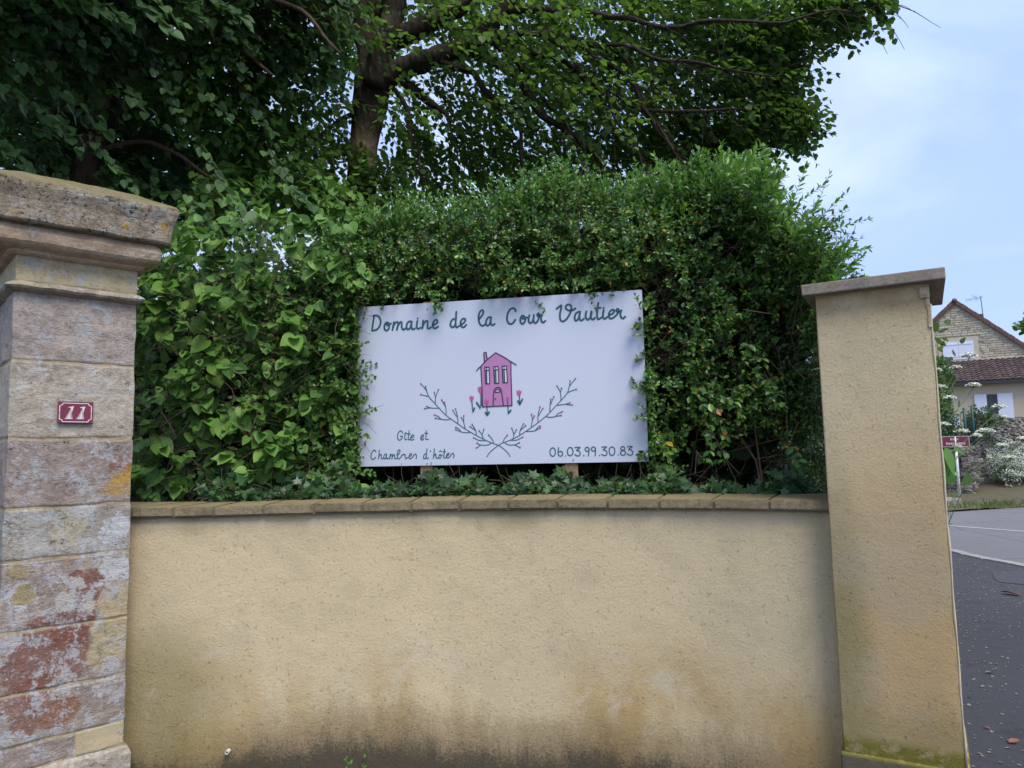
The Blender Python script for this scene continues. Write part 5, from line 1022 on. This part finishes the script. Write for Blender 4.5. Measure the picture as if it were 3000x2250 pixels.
# lower wing
wx0, wx1, wy, rz, ez2 = -1.3, 5.4, -3.0, 5.86, 4.56
mb = MB(); mb.add([(wx0, wy, 1), (wx1, wy, 1), (wx1, wy, ez2), (wx0, wy, ez2), (wx0, 0, 1), (wx1, 0, 1), (wx1, 0, rz), (wx0, 0, rz)], [(0, 1, 2, 3), (0, 3, 7, 4), (1, 5, 6, 2)]); mb.build('wing_wall', M_REN, hs)
sl = math.atan2(rz-ez2, 3.25); Ls = math.hypot(rz-ez2, 3.25); M = Matrix.Translation((0, -3.25, ez2)) @ Matrix.Rotation(sl, 4, 'X')
MB().box((wx0-.15, 0, -.06), (wx1+.1, Ls, -.005), M).build('wing_roof', M_TILE[2], hs)
tmv = MB(); tmv.add([(x, y, z+.05*math.sin(math.pi*(x+.5))*(1)+0) for y, z in ((0, .045), (1, .0)) for x in (-.5, -.3, -.1, .1, .3, .5)]+[(x, 0, .0) for x in (-.5, .5)], [(i, i+1, i+7, i+6) for i in range(5)]+[(12, 13, 5, 4, 3, 2, 1, 0)])
tms = []
for k in range(3):
    me = bpy.data.meshes.new('roof_tile'); me.from_pydata(tmv.v, [], tmv.f); me.materials.append(M_TILE[k]); tms.append(me)
nr = 11; nc = 26; ty = Ls/nr; tx = 6.2/nc; cnt = 0
for i in range(nr):
    for j in range(nc):
        o = bpy.data.objects.new('roof_tile', random.choice(tms)); COL.objects.link(o); o.parent = hs
        o.matrix_local = M @ Matrix.Translation((-.9+tx*(j+.5), ty*i-.02, .01+random.uniform(0, .008))) @ Matrix.Diagonal((tx*.98, ty*1.06, 1.1, 1))
boxo('gutter', (wx0, wy-.38, ez2-.13), (wx1, wy-.24, ez2-.01), M_GUT); boxo('ridge_flashing', (wx0, -.10, rz-.02), (wx1, -.0, rz+.07), M_SUR)
for x0, x1 in ((.30, .78), (1.20, 1.78)): boxo('shutter', (x0, wy-.05, 2.8), (x1, wy-.01, 3.97), M_SHU)
boxo('window_pane', (.79, wy-.02, 2.85), (1.19, wy+.03, 3.95), plain('dark_glass', (.03, .035, .045), .1))
boxo('door', (-1.25, wy-.04, 1.6), (-.35, wy-.005, 3.0), M_SHU)
an = empty('aerial', HO+hd*1.27+hn*.8, AH, label='thin metal television aerial on a mast above the house roof', cat='aerial'); M_AL = plain('aluminium', (.22, .22, .24), .4, metal=.5)
MB().tube([(0, 0, 7.8), (-.06, 0, 9.25)], .022, 6).build('mast', M_AL, an)
mb = MB(); mb.tube([(.05, 0, 9.18), (-.72, -.2, 9.08)], .013, 4)
for i in range(7): x = -.7+i*.11; mb.tube([(x-.06, -.2+.02*i+.12, 9.09+i*.013-.10), (x+.06, -.2+.02*i-.12, 9.09+i*.013+.10)], .006, 3)
for dx, dz in ((-.22, .26), (-.3, .2), (-.12, -.2), (-.2, .1)): mb.tube([(-.2, -.05, 9.14), (-.2+dx, -.1, 9.14+dz)], .007, 3)
mb.build('antenna_elements', M_AL, an)
# ------------------------------------------------------------------ plants by the house
L_EVG = leaf_mat('evergreen_leaf', ((.1, (.03, .08, .022)), (.6, (.055, .13, .03)), (1, (.11, .20, .04))), .25, .5)
cs = empty('columnar_shrub', (13.35, 22.6, 1.4), label='clipped column of dark evergreen between the cream pillar and the house roof', cat='shrub'); lv = Leaves('small', L_EVG, 1.2)
n = 9000; th = RS.uniform(0, 6.28, n); zz = 1.6+2.85*RS.uniform(0, 1, n); r = (.52-.10*np.clip((zz-3.9)/.6, 0, 1)**2)*RS.uniform(.6, 1.05, n)*(1+.1*np.sin(th*3+zz*4)); P = np.stack([13.42+np.cos(th)*r, 22.6+np.sin(th)*r, zz], 1)
lv.add(P, jit(n, .6)+np.array([0, 0, .4]), np.stack([np.cos(th), np.sin(th), np.full(n, .5)], 1)+jit(n, .5), RS.uniform(.05, .10, n)); lv.build(cs, 0)
MB().tube([(0, 0, -.2), (0, 0, 1.4)], .07, 6).build('trunk', M_BARK2, cs)
bs = empty('straggly_shrub', (14.9, 22.9, 1.4), label='straggly half-bare shrub with crooked stems before the house wing', cat='shrub'); mb = MB(); lv = Leaves('round', L_EVG, 1.)
rnd = random.Random(5)
def grow(p, d, r, L, dep):
    q = p
    for s in range(4): q2 = q+d*(L/4); mb.tube([q, q2], [r, r*.9], 4, False); q = q2; r *= .92; d = (d+Vector((rnd.gauss(0, .22), rnd.gauss(0, .18), rnd.gauss(.05, .15)))).normalized()
    if dep:
        for s in range(rnd.choice((2, 2, 3))): grow(q, (d+Vector((rnd.gauss(0, .55), rnd.gauss(0, .4), rnd.gauss(.1, .3)))).normalized(), r*.7, L*.8, dep-1)
    tips.append(q)
tips = []
for i in range(6): grow(Vector((rnd.gauss(0, .22)-.2, rnd.gauss(0, .1), 0)), Vector((rnd.gauss(0, .35), 0, 1)).normalized(), .030, .5, 3)
mb.build('stems', plain('shrub_stem', (.20, .16, .12), .9), bs)
for t in tips:
    w_ = t+Vector((14.9, 22.9, 1.4)); k = 26 if (w_.z > 3.2 and w_.x < 15.1) or w_.x > 15.25 else 3; P = np.array(w_)+RS.normal(0, .11, (k, 3)); lv.add(P, jit(k, 1), jit(k, 1)+np.array([0, -.3, .6]), RS.uniform(.05, .09, k))
lv.build(bs, 0)
# white spirea-like blossom tumbling over the wall
M_BLOS = plain('blossom', (.78, .80, .68), .8, .12, 30)
ws = empty('blossom_shrub', (15.3, 22.2, .4), label='arching shrub smothered in creamy white blossom in front of the tall dry-stone wall', cat='shrub'); fl = Leaves('round', M_BLOS, 1.2); lv = Leaves('small', L_EVG, 1.); tw = Twigs()
for i in range(70):
    a = np.array([15.3+RS.normal(0, .25), 22.2+RS.normal(0, .15), .5]); dr = nrm(np.array([RS.normal(.2, .55), RS.normal(-.2, .4), 1.2])); L_ = RS.uniform(.7, 1.7)
    for s in range(8):
        b = a+dr*L_/8; tw.add(a, b, .006, .005)
        if s > 2: k = 24; P = b+RS.normal(0, .045, (k, 3)); fl.add(P, jit(k, 1), jit(k, .6)+np.array([0, -.4, .8]), RS.uniform(.015, .032, k))
        k = 3; lv.add(b+RS.normal(0, .06, (k, 3)), jit(k, 1), jit(k, 1)+np.array([0, 0, 1]), RS.uniform(.05, .09, k)); a = b; dr = nrm(dr+np.array([.06, -.04, -.24])+RS.normal(0, .08, 3))
fl.build(ws, 0, 'blossom'); lv.build(ws, 0); tw.build('stems', M_GTW, ws)
# hogweed-like umbels just behind the cream pillar
uc = [(2838, 1035, 6.6, 36), (2800, 1012+60, 6.6, 26), (2752, 1128, 6.4, 36), (2782, 1160, 6.6, 30), (2745, 1080, 6.5, 24), (2850, 1122, 6.9, 34), (2765, 1238, 6.6, 30), (2818, 1258, 6.8, 34), (2888, 1255, 7.0, 44), (2925, 1185, 7.2, 36), (2930, 1215, 7.2, 26), (2975, 1295, 7.4, 34), (2995, 1280, 7.3, 30), (2862, 1272, 6.8, 26), (2935, 1300, 7.0, 30), (2960, 1335, 7.2, 28), (2805, 1305, 6.8, 24)]
for i, (x, y, Y_, w_) in enumerate(uc):
    c = at(x, y, Y_); r = w_/2/FPX*Y_; root = Vector((3.75+.02*i, 6.6+.02*i, 0))
    wh = ('high up beside the pillar', 'below the top bloom by the pillar', 'touching the pillar edge', 'before the clipped evergreen', 'half hidden by the pillar edge', 'before the roof gutter', 'just above the maroon street sign', 'at the right corner of the street sign',
          'right of the street sign', 'before the house shutter', 'just under the shutter', 'low over the far wall', 'at the picture edge by the far wall', 'between street sign and fence post', 'below the fence post', 'lowest over the dry-stone wall', 'under the maroon street sign')[i]
    u = empty('umbel_flower', root, label='creamy flat umbel of a tall wild flower, '+wh, cat='flower', group='wild umbel flowers leaning out behind the cream pillar')
    tw = Twigs(); top_ = np.array(c)-np.array([0, 0, r*.9]); pth = smooth_path([root, root.lerp(c, .5)+Vector((-.25, 0, .35)), Vector(top_)], 6)
    for a, b in zip(pth, pth[1:]): tw.add(np.array(a), np.array(b), .0032, .003, 5)
    fl = Leaves('round', M_BLOS, 1.2)
    for j in range(16):
        a = 2.4*j; q = math.sqrt((j+.5)/16)*r; e = np.array(c)+np.array([math.cos(a)*q, math.sin(a)*q, -(q/r)**2*r*.5]); tw.add(top_, e, .0012, .0009)
        k = 34; fl.add(e+RS.normal(0, r*.085, (k, 3))*np.array([1, 1, .4]), jit(k, 1)*np.array([1, 1, .2]), np.tile([0, -.2, 1.], (k, 1))+jit(k, .4), RS.uniform(.010, .018, k))
    fl.build(u, 0, 'florets'); tw.build('stem', M_GTW, u)
# big green leaves beside the pillar
bl = empty('hogweed_leaves', (3.6, 6.2, 0), label='bright green broad leaves poking out low beside the cream pillar', cat='plant'); lv = Leaves('heart', L_LAUR, .8); tw = Twigs()
for (x, y, Y_, s_, ya, na) in ((2765, 1320, 5.6, .20, (.2, -.2, -.8), (.5, -.8, .3)), (2798, 1318, 5.7, .10, (.6, 0, -.3), (0, -.6, .8)), (2760, 1330, 5.7, .16, (.1, 0, -.8), (-.3, -.8, .3)), (2775, 1410, 5.8, .12, (.3, 0, .6), (0, -.8, .5)), (2762, 1420, 5.8, .10, (-.1, 0, .8), (0, -.8, .5)), (2830, 1415, 6.0, .09, (.2, 0, .6), (0, -.8, .5)), (2785, 1390, 5.9, .07, (.8, 0, .2), (0, -.8, .5))):
    p = np.array(at(x, y, Y_)); lv.add(p, np.array(ya, float), np.array(na, float), s_); m_ = p*.5+np.array([3.5, 6.3, 0])*.5+np.array([0, 0, .25]); tw.add(np.array([3.5, 6.3, 0]), m_, .005, .004, 4); tw.add(m_, p, .004, .003, 4)
lv.build(bl, 0, 'leaves'); tw.build('stems', M_GTW, bl)
# tree at the far right, only a branch end in view
far = empty('garden_tree', (17.2, 20.5, 0), label='dark twig of a tree reaching in at the right picture edge', cat='tree'); mb = MB(); mb.tube([(0, 0, 0), (0, 0, 4.2), (-.9, 0, 5.0), (-2.4, 0, 5.15)], [.16, .12, .05, .01], 7); mb.build('trunk', M_BARK2, far, True)
lv = Leaves('round', L_TREE, 1.)
for c, r, n in (((14.85, 20.3, 5.05), .28, 110), ((15.3, 20.4, 5.3), .35, 160), ((16.0, 20.5, 5.6), .8, 700), ((17.3, 20.5, 6), 1.4, 1500)): q = nrm(RS.normal(0, 1, (n, 3)))*RS.uniform(0, 1, (n, 1))**.5; lv.add(np.array(c)+q*np.array([r, r, r*.8]), jit(n, 1), jit(n, 1)+np.array([0, 0, 1]), RS.uniform(.08, .14, n))
lv.build(far, 0, 'crown')
# leaf litter on the footpath, with a few bigger fallen leaves
lf = empty('path_litter', (4, 6, 0), label='petals and leaf scraps scattered over the dark footpath', cat='leaf litter', kind='stuff')
M_LIT = leaf_mat('litter_leaf', ((.1, (.09, .08, .055)), (.5, (.20, .185, .15)), (1, (.30, .29, .22))), .1, .8); lv = Leaves('small', M_LIT, 1.4)
n = 4200; P = np.stack([RS.uniform(2.0, 6.8, n), RS.uniform(3.0, 11, n), np.full(n, .041)], 1); lv.add(P, jit(n, 1)*np.array([1, 1, .04]), np.tile([0, 0, 1.], (n, 1))+jit(n, .12), RS.uniform(.008, .030, n)); lv.build(lf, 0, 'scraps')
me_l = tmesh('lance', plain('rusty_leaf', (.25, .085, .05), .8, .3, 20), 1.4); me_y = tmesh('lance', plain('yellow_leaf', (.42, .38, .16), .8, .2, 20), 1.5)
for i, (p, s_, a, me, lb) in enumerate((((2955, 2175), .08, -1.3, me_l, 'reddish fallen leaf nearest the bottom corner of the footpath'), ((2995, 1745), .22, .6, me_l, 'large rust-coloured fallen leaf by the asphalt patch at the picture edge'), ((2915, 1970), .07, 1.5, me_y, 'pale yellow fallen leaf halfway along the footpath'), ((2902, 2135), .045, .4, me_l, 'small rusty fallen leaf near the pillar foot'))):
    g = gnd(p[0], p[1], .045); o = link('fallen_leaf', me); o.location = g; o.rotation_euler = (.15, .2, a); o.scale = (s_,)*3; tag(o, lb, 'leaf', 'leaves fallen on the footpath')
